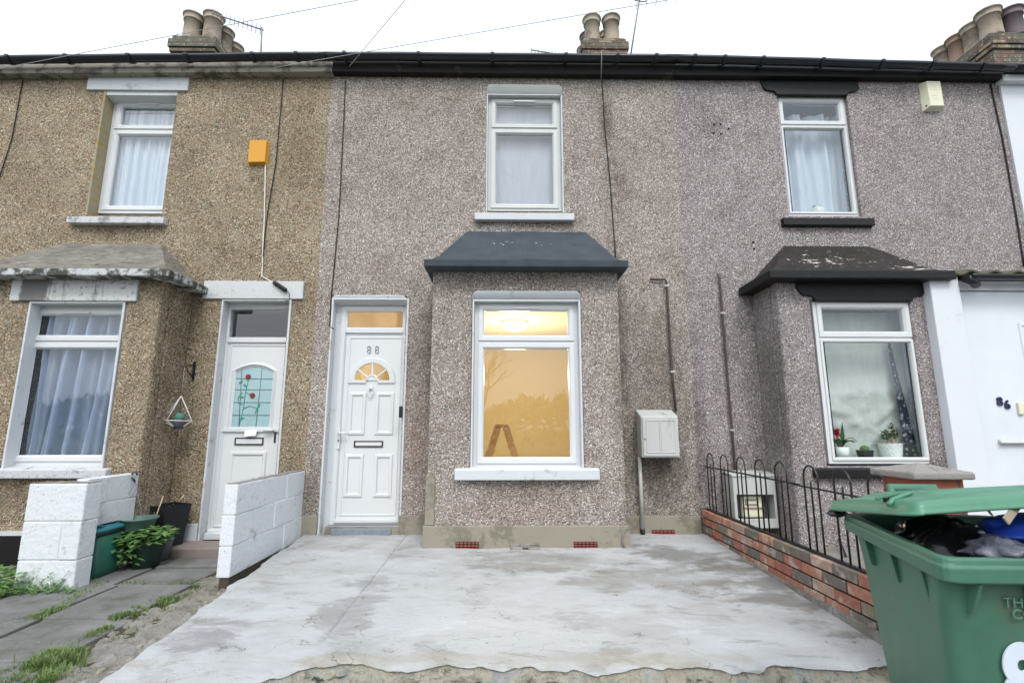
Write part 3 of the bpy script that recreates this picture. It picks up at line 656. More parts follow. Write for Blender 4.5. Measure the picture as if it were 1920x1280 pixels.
def roof(house, x0, x1, za, zb, slope=31, depth=3.3):
    mb = MB(); n = int((x1 - x0) / .025); m = 11; th = R(slope)
    z = (za + zb) / 2
    def zz(x): return za + (zb - za) * (x - x0) / (x1 - x0) - z + .02 * math.sin(2 * pi * x / .2) + .006 * sin(4 * pi * x / .2)
    for j in range(m + 1):
        d = depth * j / m
        for i in range(n + 1):
            x = x0 + (x1 - x0) * i / n; mb.v.append(V((x, 5.20 + d * cos(th), z + d * sin(th) + zz(x) - .0 * j)))
    for j in range(m):
        for i in range(n): a = j * (n + 1) + i; mb.f.append([a, a + 1, a + n + 2, a + n + 1]); mb.sm.append(True)
    y1 = 5.20 + depth * cos(th); z1 = z + depth * sin(th)
    mb.add([(x0, y1 + .02, z1), (x1, y1 + .02, z1), (x1, y1 + 3, z1 - 1.8), (x0, y1 + 3, z1 - 1.8)], [(0, 1, 2, 3)])
    o = build(mb, 'roof', 'tile', house, weld=False); s = o.modifiers.new('s', 'SOLIDIFY'); s.thickness = .03; s.offset = -1
    return o
def chimney(house, x0, x1, y0, y1, zb, zt, cols, rows, pot_r, pot_h, mats, xs):
    mb = MB(); e = .05
    mb.box(x0 + e, x1 - e, y0 + e, y1 - e, zb, zt - .30); mb.box(x0 + .02, x1 - .02, y0 + .02, y1 - .02, zt - .30, zt - .23)
    mb.box(x0, x1, y0, y1, zt - .23, zt - .085); mb.box(x0 + .035, x1 - .035, y0 + .035, y1 - .035, zt - .085, zt - .02)
    c = build(mb, 'chimney', 'chim_brick', house, bevel=.012)
    mb = MB().hull8([(x0 + .03, y0 + .03, zt - .021), (x1 - .03, y0 + .03, zt - .021), (x1 - .03, y1 - .03, zt - .021), (x0 + .03, y1 - .03, zt - .021)],
                    [(x0 + .11, y0 + .11, zt + .05), (x1 - .11, y0 + .11, zt + .05), (x1 - .11, y1 - .11, zt + .05), (x0 + .11, y1 - .11, zt + .05)])
    build(mb, 'flaunching', 'flaunch', c, bevel=.02)
    k = 0
    for j in range(rows):
        for i, px in enumerate(xs):
            y = y0 + .2 + (y1 - y0 - .4) * (j / max(1, rows - 1)); h = pot_h * (1 + .04 * sin(k * 2.3)); r = pot_r
            pf = [(r * 1.0, zt + .02), (r * .98, zt + .1), (r * .93, zt + h * .76), (r * 1.06, zt + h * .77), (r * 1.06, zt + h * .81), (r * .98, zt + h * .82), (r * 1.12, zt + h * .95), (r * 1.2, zt + h * .96), (r * 1.2, zt + h), (r * .98, zt + h), (r * .9, zt + h * .6)]
            build(MB().lathe((px, y, 0), pf, 28), 'chimney_pot', mats[k % len(mats)], c); k += 1
    return c

# ------------------------------------------------------------------ middle house
H2 = thing('terraced_house', (0, FY, .25), 'grey-pink pebbledashed terraced house in the middle with dark blue-grey bay roof and lit front room', 'house')
XL, XR = -2.055, 2.01
dW = (ax(616, 700, FY) - .01, ax(757, 700, FY) + .0)          # door opening
dz1 = az(690, 554, FY)
uw = (ax(912, 250, FY), ax(1055, 250, FY), az(980, 398, FY), az(980, 160, FY))
mb = MB().holed(XL, XR, .1, 5.56, FY, FY + .24, [(dW[0], dW[1], .1, dz1), uw, (-.60, 1.0, .5, 2.75)])
build(mb, 'wall', 'dash_grey', H2)
bx0, bx1 = -.72, 1.135
bw = (ax(884, 700, BY), ax(1091, 700, BY), az(985, 879, BY), az(985, 546, BY))
mb = MB().holed(bx0, bx1, .1, 2.93, BY, BY + .14, [bw])
mb.box(bx0, bx0 + .14, BY + .141, FY - .001, .1, 2.93); mb.box(bx1 - .14, bx1, BY + .141, FY - .001, .1, 2.93)
build(mb, 'bay_wall', 'dash_grey', H2, bevel=.02)
# plinths
zp = az(1000, 985, BY - .025)
mb = MB().box(bx0 - .025, bx1 + .02, BY - .028, BY - .001, .1, zp); mb.box(bx0 - .026, bx0 - .001, BY - .0, FY, .1, zp)
mb.box(bx1 + .001, bx1 + .024, BY - .0, FY, .1, zp); mb.box(bx0 - .012, bx0 + .075, BY - .018, BY - .0005, zp + .001, az(820, 890, BY))
build(mb, 'plinth', 'cement', H2, bevel=.01)
zq = az(585, 966, FY - .02)
for a, b, zz_ in ((XL, dW[0] - .005, zq), (dW[1] + .008, bx0 - .028, zq), (bx1 + .026, XR, az(1245, 966, FY))): build(MB().box(a, b, FY - .02, FY - .001, .1, zz_), 'plinth', 'cement', H2, bevel=.008)
def airbrick(house, px0, px1, py0, py1, Y):
    a = at(px0, py1, Y); b = at(px1, py0, Y); mb = MB(); n = 3
    brk = build(MB().box(a.x, b.x, Y - .003, Y + .004, a.z, b.z), 'air_brick', 'dark', house)
    h = (b.z - a.z) / n
    for k in range(n):
        for c in range(6):
            wx = (b.x - a.x) / 6; mb.box(a.x + wx * c + .004, a.x + wx * (c + 1) - .004, Y - .009, Y - .0031, a.z + h * k + .005, a.z + h * (k + 1) - .005)
    build(mb, 'grille', 'red_brick', brk)
airbrick(H2, 854, 898, 1015, 1030, BY - .03); airbrick(H2, 1076, 1120, 1015, 1028, BY - .03); airbrick(H2, 1223, 1265, 993, 1008, FY - .022)
# bay window
bwY = BY + .075
rounded_head(H2, bw[0], bw[1], bw[3], BY, bwY + .01, .085, .05, 'white_paint')
lining(H2, bw[0], bw[1], bw[2], bw[3] - .085, BY, bwY + .02, .018, 'white_paint')
W = window(H2, bw[0] + .02, bw[1] - .02, az(985, 875, bwY), az(985, 566, bwY), bwY, az(985, 641, bwY))
sill(W, ax(852, 890, BY - .06), ax(1125, 890, BY - .06), BY - .06, bwY + .05, az(985, 900, BY - .06), az(985, 880, BY - .06), 'white_paint', .035)
# upper window
uY = FY + .06
rounded_head(H2, uw[0], uw[1], uw[3], FY, uY + .01, az(980, 160, FY) - az(980, 183, uY), .05, 'upvc_cream')
lining(H2, uw[0], uw[1], uw[2], az(980, 183, uY) - .0, FY, uY + .02, .015, 'white_paint')
W = window(H2, uw[0] + .017, uw[1] - .017, az(980, 396, uY), az(980, 183, uY), uY, az(980, 242, uY), mat='upvc_cream')
sill(W, ax(890, 405, FY - .07), ax(1077, 405, FY - .07), FY - .07, uY + .05, az(980, 412, FY - .07), az(980, 399, FY - .07), 'white_paint', .02)
# bay roof (hipped, dressed in felt, with an upstand at the wall)
def bay_roof(house, ex0, ex1, rx0, rx1, zE, zR, mat, emat, yE=4.64, mid=.66, lip=.07, kick=.35):
    """eave ring -> slope -> ridge line on the wall"""
    mb = MB(); rings = []
    for t, s in ((0, 0), (.12, .045), (.3, .19), (.6, .55), (.8, .78), (1, 1)):
        y = yE + (FY - .005 - yE) * t; z = zE + (zR - zE) * s
        # the hips run in plan from the eave corners to the ridge ends
        rings.append([(ex0 + (rx0 - ex0) * t, FY - .003, z), (ex0 + (rx0 - ex0) * t, y, z), (ex1 + (rx1 - ex1) * t, y, z), (ex1 + (rx1 - ex1) * t, FY - .003, z)])
    vs = [p for r in rings for p in r]
    fs = [(k * 4 + i, k * 4 + i + 1, k * 4 + i + 5, k * 4 + i + 4) for k in range(len(rings) - 1) for i in range(3)]
    mb.add(vs, fs)
    mb.add([rings[0][i] for i in range(4)], [(0, 1, 2, 3)])
    r = build(mb, 'bay_roof', mat, house)
    mb = MB(); a = .012
    for q in ((lip, 0), ):
        mb.hull8([(ex0 - a, yE - a, zE - lip), (ex1 + a, yE - a, zE - lip), (ex1 + a, FY - .004, zE - lip), (ex0 - a, FY - .004, zE - lip)],
                 [(ex0 - a, yE - a, zE - .002), (ex1 + a, yE - a, zE - .002), (ex1 + a, FY - .004, zE - .002), (ex0 - a, FY - .004, zE - .002)])
    build(mb, 'bay_eave', emat, r, bevel=.01)
    return r
r = bay_roof(H2, -.775, 1.195, -.42, .91, az(985, 487, 4.64), az(985, 435, FY), 'felt', 'felt', lip=.075)
mb = MB()
for t in range(10):
    u = t / 9; y = 4.66 + .62 * u
xc = ax(980, 460, 5.0); rs = [(0, 0), (.12, .045), (.3, .19), (.6, .55), (.8, .78), (1, 1)]
zE, zR = az(985, 487, 4.64), az(985, 435, FY)
for (t0, s0), (t1, s1) in zip(rs, rs[1:]):
    p = [(4.64 + (FY - .005 - 4.64) * t, zE + (zR - zE) * s) for t, s in ((t0, s0), (t1, s1))]
    mb.hull8([(xc - .006, p[0][0], p[0][1] + .001), (xc + .2, p[0][0], p[0][1] + .001), (xc + .2, p[1][0], p[1][1] + .001), (xc - .006, p[1][0], p[1][1] + .001)],
             [(xc - .006, p[0][0], p[0][1] + .008), (xc + .2, p[0][0], p[0][1] + .003), (xc + .2, p[1][0], p[1][1] + .003), (xc - .006, p[1][0], p[1][1] + .008)])
build(mb, 'felt_lap', 'felt', r)

# front door of the middle house
dY = FY + .115
fx0, fx1 = ax(634, 800, dY) - .03, dW[1] + .012
fz0, fz1 = az(690, 984, dY), az(690, 574, dY)
lining(H2, dW[0], dW[1] + .03, .25, az(690, 554, FY) - .03, FY, dY + .05, .02, 'white_paint', proud=.012)
rounded_head(H2, dW[0], dW[1], dz1, FY, dY + .01, dz1 - fz1, .05, 'white_paint')
build(MB().box(dW[0] - .01, fx0 + .004, dY - .016, dY + .06, .25, dz1 - .02), 'frame_filler', 'white_paint', H2, bevel=.003)
zt = az(690, 620, dY); ltop = zt - .022
def door_frame(house, x0, x1, z0, z1, zt, Y, pane='frosted', name='front_door', tz1=None):
    pass
lx0, lx1, lz0, lz1 = fx0 + .058, fx1 - .035, fz0 + .035, ltop
CXf = ax(697, 712, dY); CZf = az(697, 713, dY); r1 = .203; r0 = .07
mb = MB().holed(lx0, lx1, lz0, lz1, dY + .012, dY + .05, [(CXf - r1, CXf + r1, CZf, CZf + r1)])
# spandrels around the half-round light
n = 28; cir = [(CXf + r1 * .97 * cos(pi * k / n), CZf + r1 * .97 * sin(pi * k / n)) for k in range(n + 1)]
def rectpt(a):
    c, s = cos(a), sin(a); m = max(abs(c), abs(s), 1e-6); return (CXf + r1 * c / m, CZf + r1 * s / m)
rec = [rectpt(pi * k / n) for k in range(n + 1)]
mb.add([(x, dY + .0125, z) for x, z in cir] + [(x, dY + .0125, z) for x, z in rec], [(k, k + 1, n + 2 + k, n + 1 + k) for k in range(n)])
mb.add([(x, dY + .0125, z) for x, z in cir] + [(x, dY + .045, z) for x, z in cir], [(k, k + 1, n + 2 + k, n + 1 + k) for k in range(n)])
def ring(mb, ra, rb, y0, y1, a0=0, a1=pi):
    m = 28; prof = [(ra, y1), (ra + .004, y0), (rb - .008, y0), (rb, y1)]
    vs = [(CXf + q * cos(a0 + (a1 - a0) * k / m), y, CZf + q * sin(a0 + (a1 - a0) * k / m)) for k in range(m + 1) for q, y in prof]
    mb.add(vs, [(k * 4 + i, k * 4 + i + 1, k * 4 + i + 5, k * 4 + i + 4) for k in range(m) for i in range(3)], False)
ring(mb, r1 * .93, r1 + .05, dY - .004, dY + .012); ring(mb, r0 * .65, r0, dY - .004, dY + .02)
hub = [(CXf + r0 * .9 * cos(pi * k / 14), CZf + r0 * .9 * sin(pi * k / 14)) for k in range(15)]; mb.prism(hub, dY + .002, dY + .04)
for sgn in (-1, 1): mb.prism([(CXf + sgn * r0 * .9, CZf - .028), (CXf + sgn * (r1 + .05), CZf - .028), (CXf + sgn * (r1 + .05), CZf + .002), (CXf + sgn * r0 * .9, CZf + .002)], dY - .003, dY + .0115)
for a in (38, 68 + 22, 142):
    c, s = cos(R(a)), sin(R(a)); nx, nz = -s * .008, c * .008
    mb.prism([(CXf + c * r0 * .9 + nx, CZf + s * r0 * .9 + nz), (CXf + c * r1 + nx, CZf + s * r1 + nz), (CXf + c * r1 - nx, CZf + s * r1 - nz), (CXf + c * r0 * .9 - nx, CZf + s * r0 * .9 - nz)], dY - .001, dY + .03)
# raised panels
def panel(mb, x0, x1, z0, z1, Y): mb.frame(x0, x1, z0, z1, [(0, Y), (.006, Y - .012), (.03, Y - .014), (.04, Y - .002), (.04, Y)])
pY = dY + .0118
for (pa, pb, pc, pd) in ((653, 685, 735, 815), (703, 738, 735, 815), (645, 680, 851, 932), (700, 735, 851, 932)):
    a = at(pa - 0, (pc + pd) / 2, dY); b = at(pb + 0, (pc + pd) / 2, dY); panel(mb, a.x, b.x, az(690, pd, dY), az(690, pc, dY), pY)
mb.frame(lx0 + .055, lx1 - .05, lz0 + .075, lz1 - .065, [(-.02, pY), (-.016, pY - .007), (-.004, pY - .007), (0, pY)])
D2 = build(mb, 'front_door', 'upvc', H2, bevel=.002)
mb = MB().frame(fx0, fx1, fz0, fz1, [(0, dY + .07), (0, dY - .012), (.045, dY - .012), (.058, dY + .004), (.058, dY + .07)])
mb.box(fx0 + .05, fx1 - .05, dY - .0105, dY + .06, zt - .025, zt + .025)
mb.frame(fx0 + .045, fx1 - .045, zt + .015, fz1 - .04, [(0, dY + .04), (0, dY - .006), (.018, dY - .006), (.024, dY + .006), (.024, dY + .04)])
mb.box(lx0 - .01, lx1 + .02, dY - .03, dY + .011, fz0 + .03, fz0 + .06)
build(mb, 'door_frame', 'upvc', D2, bevel=.003)
build(MB().box(fx0 + .06, fx1 - .06, dY + .014, dY + .02, zt + .03, fz1 - .06), 'fanlight_pane', 'frosted', D2)
arc = [(CXf + r1 * .98 * cos(pi * k / n), CZf + r1 * .98 * sin(pi * k / n)) for k in range(n + 1)]
build(MB().prism(arc, dY + .024, dY + .028), 'pane', 'glass', D2)
a = at(663, 838, dY); b = at(718, 826, dY)
build(MB().frame(a.x, b.x, a.z, b.z, [(0, pY), (0, pY - .012), (.011, pY - .012), (.013, pY)]), 'letterbox_rim', 'letterbox', D2, bevel=.002)
build(MB().box(a.x + .014, b.x - .014, pY - .008, pY, a.z + .014, b.z - .014), 'letterbox_flap', 'upvc', D2, bevel=.002)
letter('door_numeral', '8', .125, .008, 'chrome', D2, (ax(691.5, 656, dY), pY - .005, az(691, 656, dY)), -.0035, sx=.9)
letter('door_numeral', '8', .125, .008, 'chrome', D2, (ax(706.5, 656, dY), pY - .005, az(706, 656, dY)), -.0035, sx=.9)
kx, kz = ax(695, 740, dY), az(695, 740, dY)
mb = MB().lathe((0, 0, 0), [(0, -.02), (.022, -.016), (.026, -.0), (0, .0)], 16); 
for v in mb.v: v.xyz = (kx + v.x, pY + v.z, kz + .075 + v.y)
mb.tube([(kx - .022, pY - .012, kz + .07), (kx - .03, pY - .02, kz + .03), (kx - .015, pY - .025, kz - .01), (kx, pY - .027, kz - .022), (kx + .015, pY - .025, kz - .01), (kx + .03, pY - .02, kz + .03), (kx + .022, pY - .012, kz + .07)], .006)
build(mb, 'door_knocker', 'upvc', D2)
hx, hz = ax(635, 832, dY), az(635, 822, dY)
mb = MB().box(hx - .016, hx + .016, dY - .022, dY - .0125, hz - .11, hz + .11)
h = build(mb, 'handle_plate', 'upvc', D2, bevel=.005)
build(MB().tube([(hx, dY - .02, hz + .06), (hx, dY - .05, hz + .06), (hx + .11, dY - .055, hz + .06)], .009), 'door_handle', 'upvc', D2)
build(MB().box(hx - .005, hx + .005, dY - .0245, dY - .0225, hz - .035, hz - .005), 'keyhole', 'dark', D2)
build(MB().box(fx0 - .01, dW[1], FY - .0, dY + .05, .24, fz0 + .001), 'threshold', 'cement', D2)
build(MB().box(fx0 + .06, fx1 - .08, FY + .012 - .03, dY + .0, fz0 - .075, fz0 - .012), 'door_step', 'slate_sill', D2, bevel=.006)
mb = MB().box(fx0 + .0, fx1, FY + .02, dY + .02, fz0 - .011, fz0 + .012); build(mb, 'weather_bar', 'metal', D2, bevel=.004)

# fascia, gutter, roof, chimney of the middle house
build(MB().box(XL + .03, XR, FY - .09, FY - .001, 5.455, 5.60), 'fascia', 'fascia_dark', H2, bevel=.006)
gutter_run(H2, XL - .02, 5.602, XR, 5.618, brackets=(-1.85, -1.0, -.15, .7, 1.3, 1.75))
roof(H2, XL, XR, 5.645, 5.658)
chimney(H2, 1.17, 1.91, 6.75, 7.8, 6.2, 7.34, 2, 3, .125, .46, ['pot_buff', 'pot_buff', 'pot_dark'], (1.38, 1.69))
room(H2, XL + .1, XR - .1, 5.56, 8.9, .36, 2.79, 'room_warm')
room(H2, XL + .1, XR - .1, 5.56, 8.9, 2.92, 5.44, 'room_dull')

# ------------------------------------------------------------------ left house
H1 = thing('terraced_house', (-4.1, FY, .25), 'tan pebbledashed terraced house on the left with white lintels and rose glass door', 'house')
LL = -6.15
ldx = (ax(408, 700, FY) - .005, ax(530, 700, FY)); 
ldx = (ax(393, 790, FY), ax(531, 700, FY)); ldz = az(475, 561, FY)
luw = (ax(176, 300, FY), ax(316, 300, FY) + .0, az(230, 404, FY), az(260, 171, FY))
lbx1 = -3.39; lbx0 = -5.25
mb = MB().holed(LL, XL - .001, .05, 5.5, FY + .004, FY + .24, [(ldx[0], ldx[1], .05, ldz), luw, (-5.1, -3.55, .5, 2.7)])
build(mb, 'wall', 'dash_tan', H1)
lbw = (ax(30, 720, BY), ax(215, 720, BY), az(120, 888, BY), az(120, 565, BY))
mb = MB().holed(lbx0, lbx1, .05, 2.86, BY, BY + .14, [lbw]); mb.box(lbx0, lbx0 + .14, BY + .141, FY + .003, .05, 2.86); mb.box(lbx1 - .14, lbx1, BY + .141, FY + .003, .05, 2.86)
build(mb, 'bay_wall', 'dash_tan', H1, bevel=.025)
build(MB().box(lbx0 - .02, lbx1 + .0, BY - .022, BY - .001, .05, az(20, 1003, BY)), 'plinth', 'black_paint', H1, bevel=.006)
build(MB().box(lbx0 - .02, lbx1 + .0, BY - .024, BY - .001, az(20, 1003, BY) + .001, az(20, 995, BY)), 'plinth_trim', 'white_paint', H1)
build(MB().box(ax(338, 990, FY) , ldx[0] - .004, FY - .022, FY + .003, .12, az(350, 981, FY)), 'plinth', 'white_paint', H1, bevel=.008)
bay_roof(H1, -5.36, -3.24, -4.87, -3.81, az(150, 503, 4.64), az(200, 457, FY), 'stone_roof', 'eave_mossy', lip=.075)
# lintels
a = at(22, 560, BY); b = at(264, 519, BY); build(MB().box(a.x, b.x, BY - .028, BY + .06, lbw[3] + .0, az(120, 519, BY - .02)), 'lintel', 'lintel_dirty', H1, bevel=.008)
a = at(381, 560, FY); b = at(571, 528, FY); build(MB().box(a.x, b.x, FY - .022, FY + .08, ldz, b.z), 'lintel', 'lintel_clean', H1, bevel=.008)
a = at(164, 171, FY); b = at(357, 143, FY); build(MB().box(a.x, b.x, FY - .022, FY + .08, luw[3], b.z), 'lintel', 'white_paint', H1, bevel=.008)
# bay window
Yw = BY + .11
lining(H1, lbw[0], lbw[1], lbw[2] + .02, lbw[3], BY, Yw + .02, .02, 'white_paint', proud=.01)
W = window(H1, ax(55, 600, Yw) - .06, lbw[1] - .0, az(120, 873, Yw), az(120, 573, Yw), Yw, az(120, 641, Yw), fw=.07)
sill(W, ax(-60, 885, BY - .06), ax(198, 885, BY - .06), BY - .06, Yw + .05, az(100, 897, BY - .06), az(100, 880, BY - .06), 'sill_worn', .03)
# upper window
Yw = FY + .13
build(MB().box(luw[0] + .001, luw[0] + .02, FY - .004, Yw + .02, luw[2], luw[3] - .001), 'reveal', 'quoin', H1)
build(MB().hull8([(luw[0] + .021, FY + .005, luw[3] - .05), (luw[1], FY + .005, luw[3] - .05), (luw[1], Yw + .03, luw[3] - .09), (luw[0] + .021, Yw + .03, luw[3] - .09)], [(luw[0] + .021, FY + .005, luw[3] - .001), (luw[1], FY + .005, luw[3] - .001), (luw[1], Yw + .03, luw[3] - .001), (luw[0] + .021, Yw + .03, luw[3] - .001)]), 'window_head', 'white_paint', H1)
W = window(H1, luw[0] + .022, luw[1] + .02, az(230, 400, Yw), az(260, 187, Yw), Yw, az(250, 244, Yw), fw=.062)
sill(W, ax(125, 405, FY - .07), ax(307, 405, FY - .07), FY - .07, Yw + .05, az(220, 418, FY - .07), az(220, 406, FY - .07), 'sill_worn', .015)
# door with leaded rose glass
dY1 = FY + .13
f0, f1 = ax(416, 700, dY1) - .03, ldx[1] + .02; g0, g1 = az(440, 1003, dY1), az(470, 570, dY1)
lining(H1, ldx[0], ldx[1] + .03, .2, ldz - .0, FY, dY1 + .05, .02, 'white_paint', proud=.008)
t0 = az(470, 637, dY1)
L0, L1, B0, B1 = f0 + .06, f1 - .035, g0 + .03, t0 - .02
gx0, gx1, gz0, gz1 = ax(438, 740, dY1), ax(508, 740, dY1), az(470, 800, dY1), az(470, 687, dY1)
mb = MB().holed(L0, L1, B0, B1, dY1 + .012, dY1 + .05, [(gx0, gx1, gz0, gz1)])
Yp = dY1 + .0118
# arched moulding around the glass
n = 12; arcp = [(gx0 - .0 + (gx1 - gx0) * k / n, gz1 - .055 * (2 * k / n - 1) ** 2) for k in range(n + 1)]
mb.add([(x, dY1 + .0125, z) for x, z in arcp] + [(x, dY1 + .0125, gz1 + .002) for x, z in arcp], [(k, k + 1, n + 2 + k, n + 1 + k) for k in range(n)])
outl = [(gx0 - .045, gz0 - .02), (gx0 - .045, gz1 - .05)] + [(gx0 - .045 + (gx1 - gx0 + .09) * k / n, gz1 + .05 - .09 * (2 * k / n - 1) ** 2) for k in range(n + 1)] + [(gx1 + .045, gz1 - .05), (gx1 + .045, gz0 - .02)]
inl = [(gx0, gz0 - .02), (gx0, gz1 - .06)] + arcp + [(gx1, gz1 - .06), (gx1, gz0 - .02)]; k = len(outl)
mb.add([(x, Yp, z) for x, z in outl] + [(x * .5 + p * .5, Yp - .016, z * .5 + q * .5) for (x, z), (p, q) in zip(outl, inl)] + [(x, Yp + .006, z) for x, z in inl], [(i, i + 1, k + i + 1, k + i) for i in range(k - 1)] + [(k + i, k + i + 1, 2 * k + i + 1, 2 * k + i) for i in range(k - 1)])
mb.box(L0 + .03, L1 - .03, Yp - .022, Yp, gz0 - .05, gz0 - .018)
a = at(420, 845, dY1); mb.frame(ax(428, 870, dY1), ax(498, 870, dY1), az(450, 975, dY1), az(460, 846, dY1), [(0, Yp), (.006, Yp - .014), (.03, Yp - .014), (.045, Yp - .002), (.045, Yp)])
mb.frame(L0 + .05, L1 - .045, B0 + .07, B1 - .05, [(-.02, Yp), (-.016, Yp - .008), (-.004, Yp - .008), (0, Yp)])
D1 = build(mb, 'front_door', 'upvc', H1, bevel=.002)
mb = MB().frame(f0, f1, g0, g1, [(0, dY1 + .07), (0, dY1 - .012), (.048, dY1 - .012), (.062, dY1 + .004), (.062, dY1 + .07)])
mb.box(f0 + .055, f1 - .055, dY1 - .0105, dY1 + .06, t0 - .028, t0 + .028)
mb.box(f0 - .0, f1, dY1 - .06, dY1 - .013, g0 - .03, g0 + .03)
build(mb, 'door_frame', 'upvc', D1, bevel=.003)
build(MB().box(f0 + .06, f1 - .05, dY1 + .014, dY1 + .02, t0 + .028, g1 - .06), 'fanlight_pane', 'glass', D1)
build(MB().box(gx0, gx1, dY1 + .02, dY1 + .026, gz0, gz1), 'pane', 'teal_glass', D1)
yl = dY1 + .0185
def gp(px, py): p = at(px, py, dY1); return p.x, p.z
mb = MB()
for (p, q) in (((452, 688), (446, 800)), ((490, 690), (478, 800)), ((436, 709), (512, 710)), ((436, 730), (511, 730)), ((434, 754), (508, 754)), ((434, 778), (506, 778))):
    a = gp(*p); b = gp(*q); a = (max(gx0, min(gx1, a[0])), a[1]); b = (max(gx0, min(gx1, b[0])), b[1]); mb.tube([(a[0], yl, a[1]), (b[0], yl, b[1])], .0035, 6)
build(mb, 'lead_strip', 'lead', D1)
mb = MB()
for pts in (((464, 712), (459, 735), (455, 765), (450, 785), (446, 800)), ((456, 765), (468, 760), (480, 765), (477, 775)), ((453, 735), (445, 745), (446, 755), (453, 758)), ((470, 740), (460, 735))):
    mb.tube([(gp(*p)[0], yl - .003, gp(*p)[1]) for p in pts], .003, 6)
build(mb, 'glass_stem', 'leaf_glass', D1)
for (px, py) in ((464, 706), (472, 741)):
    c = gp(px, py); mb = MB()
    for k in range(8):
        an = k * pi / 4; pts = [(c[0] + .016 * cos(an) + .014 * cos(t * pi / 4), c[1] + .016 * sin(an) + .014 * sin(t * pi / 4)) for t in range(8)]; mb.prism(pts, yl - .006 - .0004 * k, yl - .001)
    mb.prism([(c[0] + .016 * cos(t * pi / 4), c[1] + .016 * sin(t * pi / 4)) for t in range(8)], yl - .012, yl - .001)
    build(mb, 'glass_rose', 'rose', D1)
for (px, py, an) in ((450, 716, 40), (458, 722, 150), (452, 744, 170), (484, 760, 60), (481, 767, 100), (452, 784, 20)):
    c = gp(px, py); A = R(an); mb = MB().prism([(c[0] + .024 * cos(A) * u - .011 * sin(A) * v, c[1] + .024 * sin(A) * u + .011 * cos(A) * v) for u, v in ((-1, 0), (-.3, -.9), (.5, -.7), (1, 0), (.5, .7), (-.3, .9))], yl - .006, yl - .001); build(mb, 'glass_leaf', 'leaf_glass', D1)
a = at(439, 834, dY1); b = at(494, 820, dY1)
build(MB().frame(a.x, b.x, a.z, b.z, [(0, Yp), (0, Yp - .012), (.011, Yp - .012), (.013, Yp)]), 'letterbox_rim', 'letterbox', D1, bevel=.002)
build(MB().box(a.x + .014, b.x - .014, Yp - .008, Yp, a.z + .014, b.z - .014), 'letterbox_flap', 'upvc', D1)
hp = at(508, 806, dY1)
build(MB().tube([(hp.x + .04, Yp, hp.z), (hp.x + .03, Yp - .05, hp.z), (hp.x - .06, Yp - .055, hp.z)], .011), 'door_handle', 'upvc', D1)
build(MB().box(hp.x + .035, hp.x + .055, Yp - .008, Yp, hp.z - .13, hp.z - .02), 'door_lock', 'letterbox', D1, bevel=.003)
pp = at(468, 812, dY1 - .05)
mb = MB().hull8([(pp.x - .062, dY1 - .03, pp.z - .03), (pp.x + .055, dY1 - .03, pp.z - .025), (pp.x + .055, dY1 - .028, pp.z - .025), (pp.x - .062, dY1 - .028, pp.z - .03)], [(pp.x - .07, dY1 - .02, pp.z + .03), (pp.x + .06, dY1 - .02, pp.z + .035), (pp.x + .06, dY1 - .018, pp.z + .035), (pp.x - .07, dY1 - .018, pp.z + .03)])
tag(build(mb, 'leaflet', 'paper'), 'folded white leaflet tucked under the rose glass of the left door', 'leaflet')
# eaves of the left house: gutter, pale weathered fascia, roof, chimney
def slanted(house, x0, x1, za0, za1, h0, h1, y0, y1, name, mat):
    return build(MB().hull8([(x0, y0, za0), (x1, y0, za1), (x1, y1, za1), (x0, y1, za0)], [(x0, y0, za0 + h0), (x1, y0, za1 + h1), (x1, y1, za1 + h1), (x0, y1, za0 + h0)]), name, mat, house, bevel=.006)
slanted(H1, LL, XL + .028, 5.372, 5.445, .055, .055, FY - .1, FY + .003, 'fascia_moulding', 'fascia_pale')
slanted(H1, LL, XL + .028, 5.428, 5.501, .10, .10, FY - .075, FY + .003, 'fascia', 'fascia_pale')
gutter_run(H1, LL - .0, 5.50, XL - .02, 5.60, brackets=(-5.65, -5.0, -4.3, -3.65, -2.9, -2.4))
roof(H1, LL, XL, 5.585, 5.645)
chimney(H1, -5.15, -4.42, 6.75, 7.75, 6.2, 7.30, 2, 3, .13, .46, ['pot_buff', 'pot_buff', 'pot_buff'], (-4.93, -4.62))
room(H1, LL + .1, XL - .1, 5.56, 8.9, .3, 2.7, 'room_dull'); room(H1, LL + .1, XL - .1, 5.56, 8.9, 2.85, 5.40, 'room_dull')

# ------------------------------------------------------------------ right house
H3 = thing('terraced_house', (4, FY, .25), 'mauve-grey pebbledashed terraced house on the right with black lintels and flaking black bay roof', 'house')
RX = 5.955
ruw = (ax(1468, 290, FY), ax(1602, 290, FY), az(1540, 405, FY), az(1520, 177, FY))
mb = MB().holed(XR + .001, RX, .1, 5.56, FY + .003, FY + .24, [ruw, (2.9, 4.15, .5, 2.72)])
build(mb, 'wall', 'dash_mauve', H3)
rb0, rb1 = 2.735, 4.36
rbw = (ax(1536, 715, BY), ax(1727, 715, BY), az(1640, 874, BY), az(1620, 562, BY))
mb = MB().holed(rb0, rb1, .1, 2.84, BY, BY + .14, [rbw]); mb.box(rb0, rb0 + .14, BY + .141, FY + .002, .1, 2.84); mb.box(rb1 - .14, rb1, BY + .141, FY + .002, .1, 2.84)
build(mb, 'bay_wall', 'dash_mauve', H3, bevel=.025)
bay_roof(H3, 2.60, 4.42, 3.15, 4.12, az(1600, 506, 4.64), az(1560, 462, FY), 'black_flaking', 'black_paint', lip=.09)
zl = az(1600, 521, BY - .02)
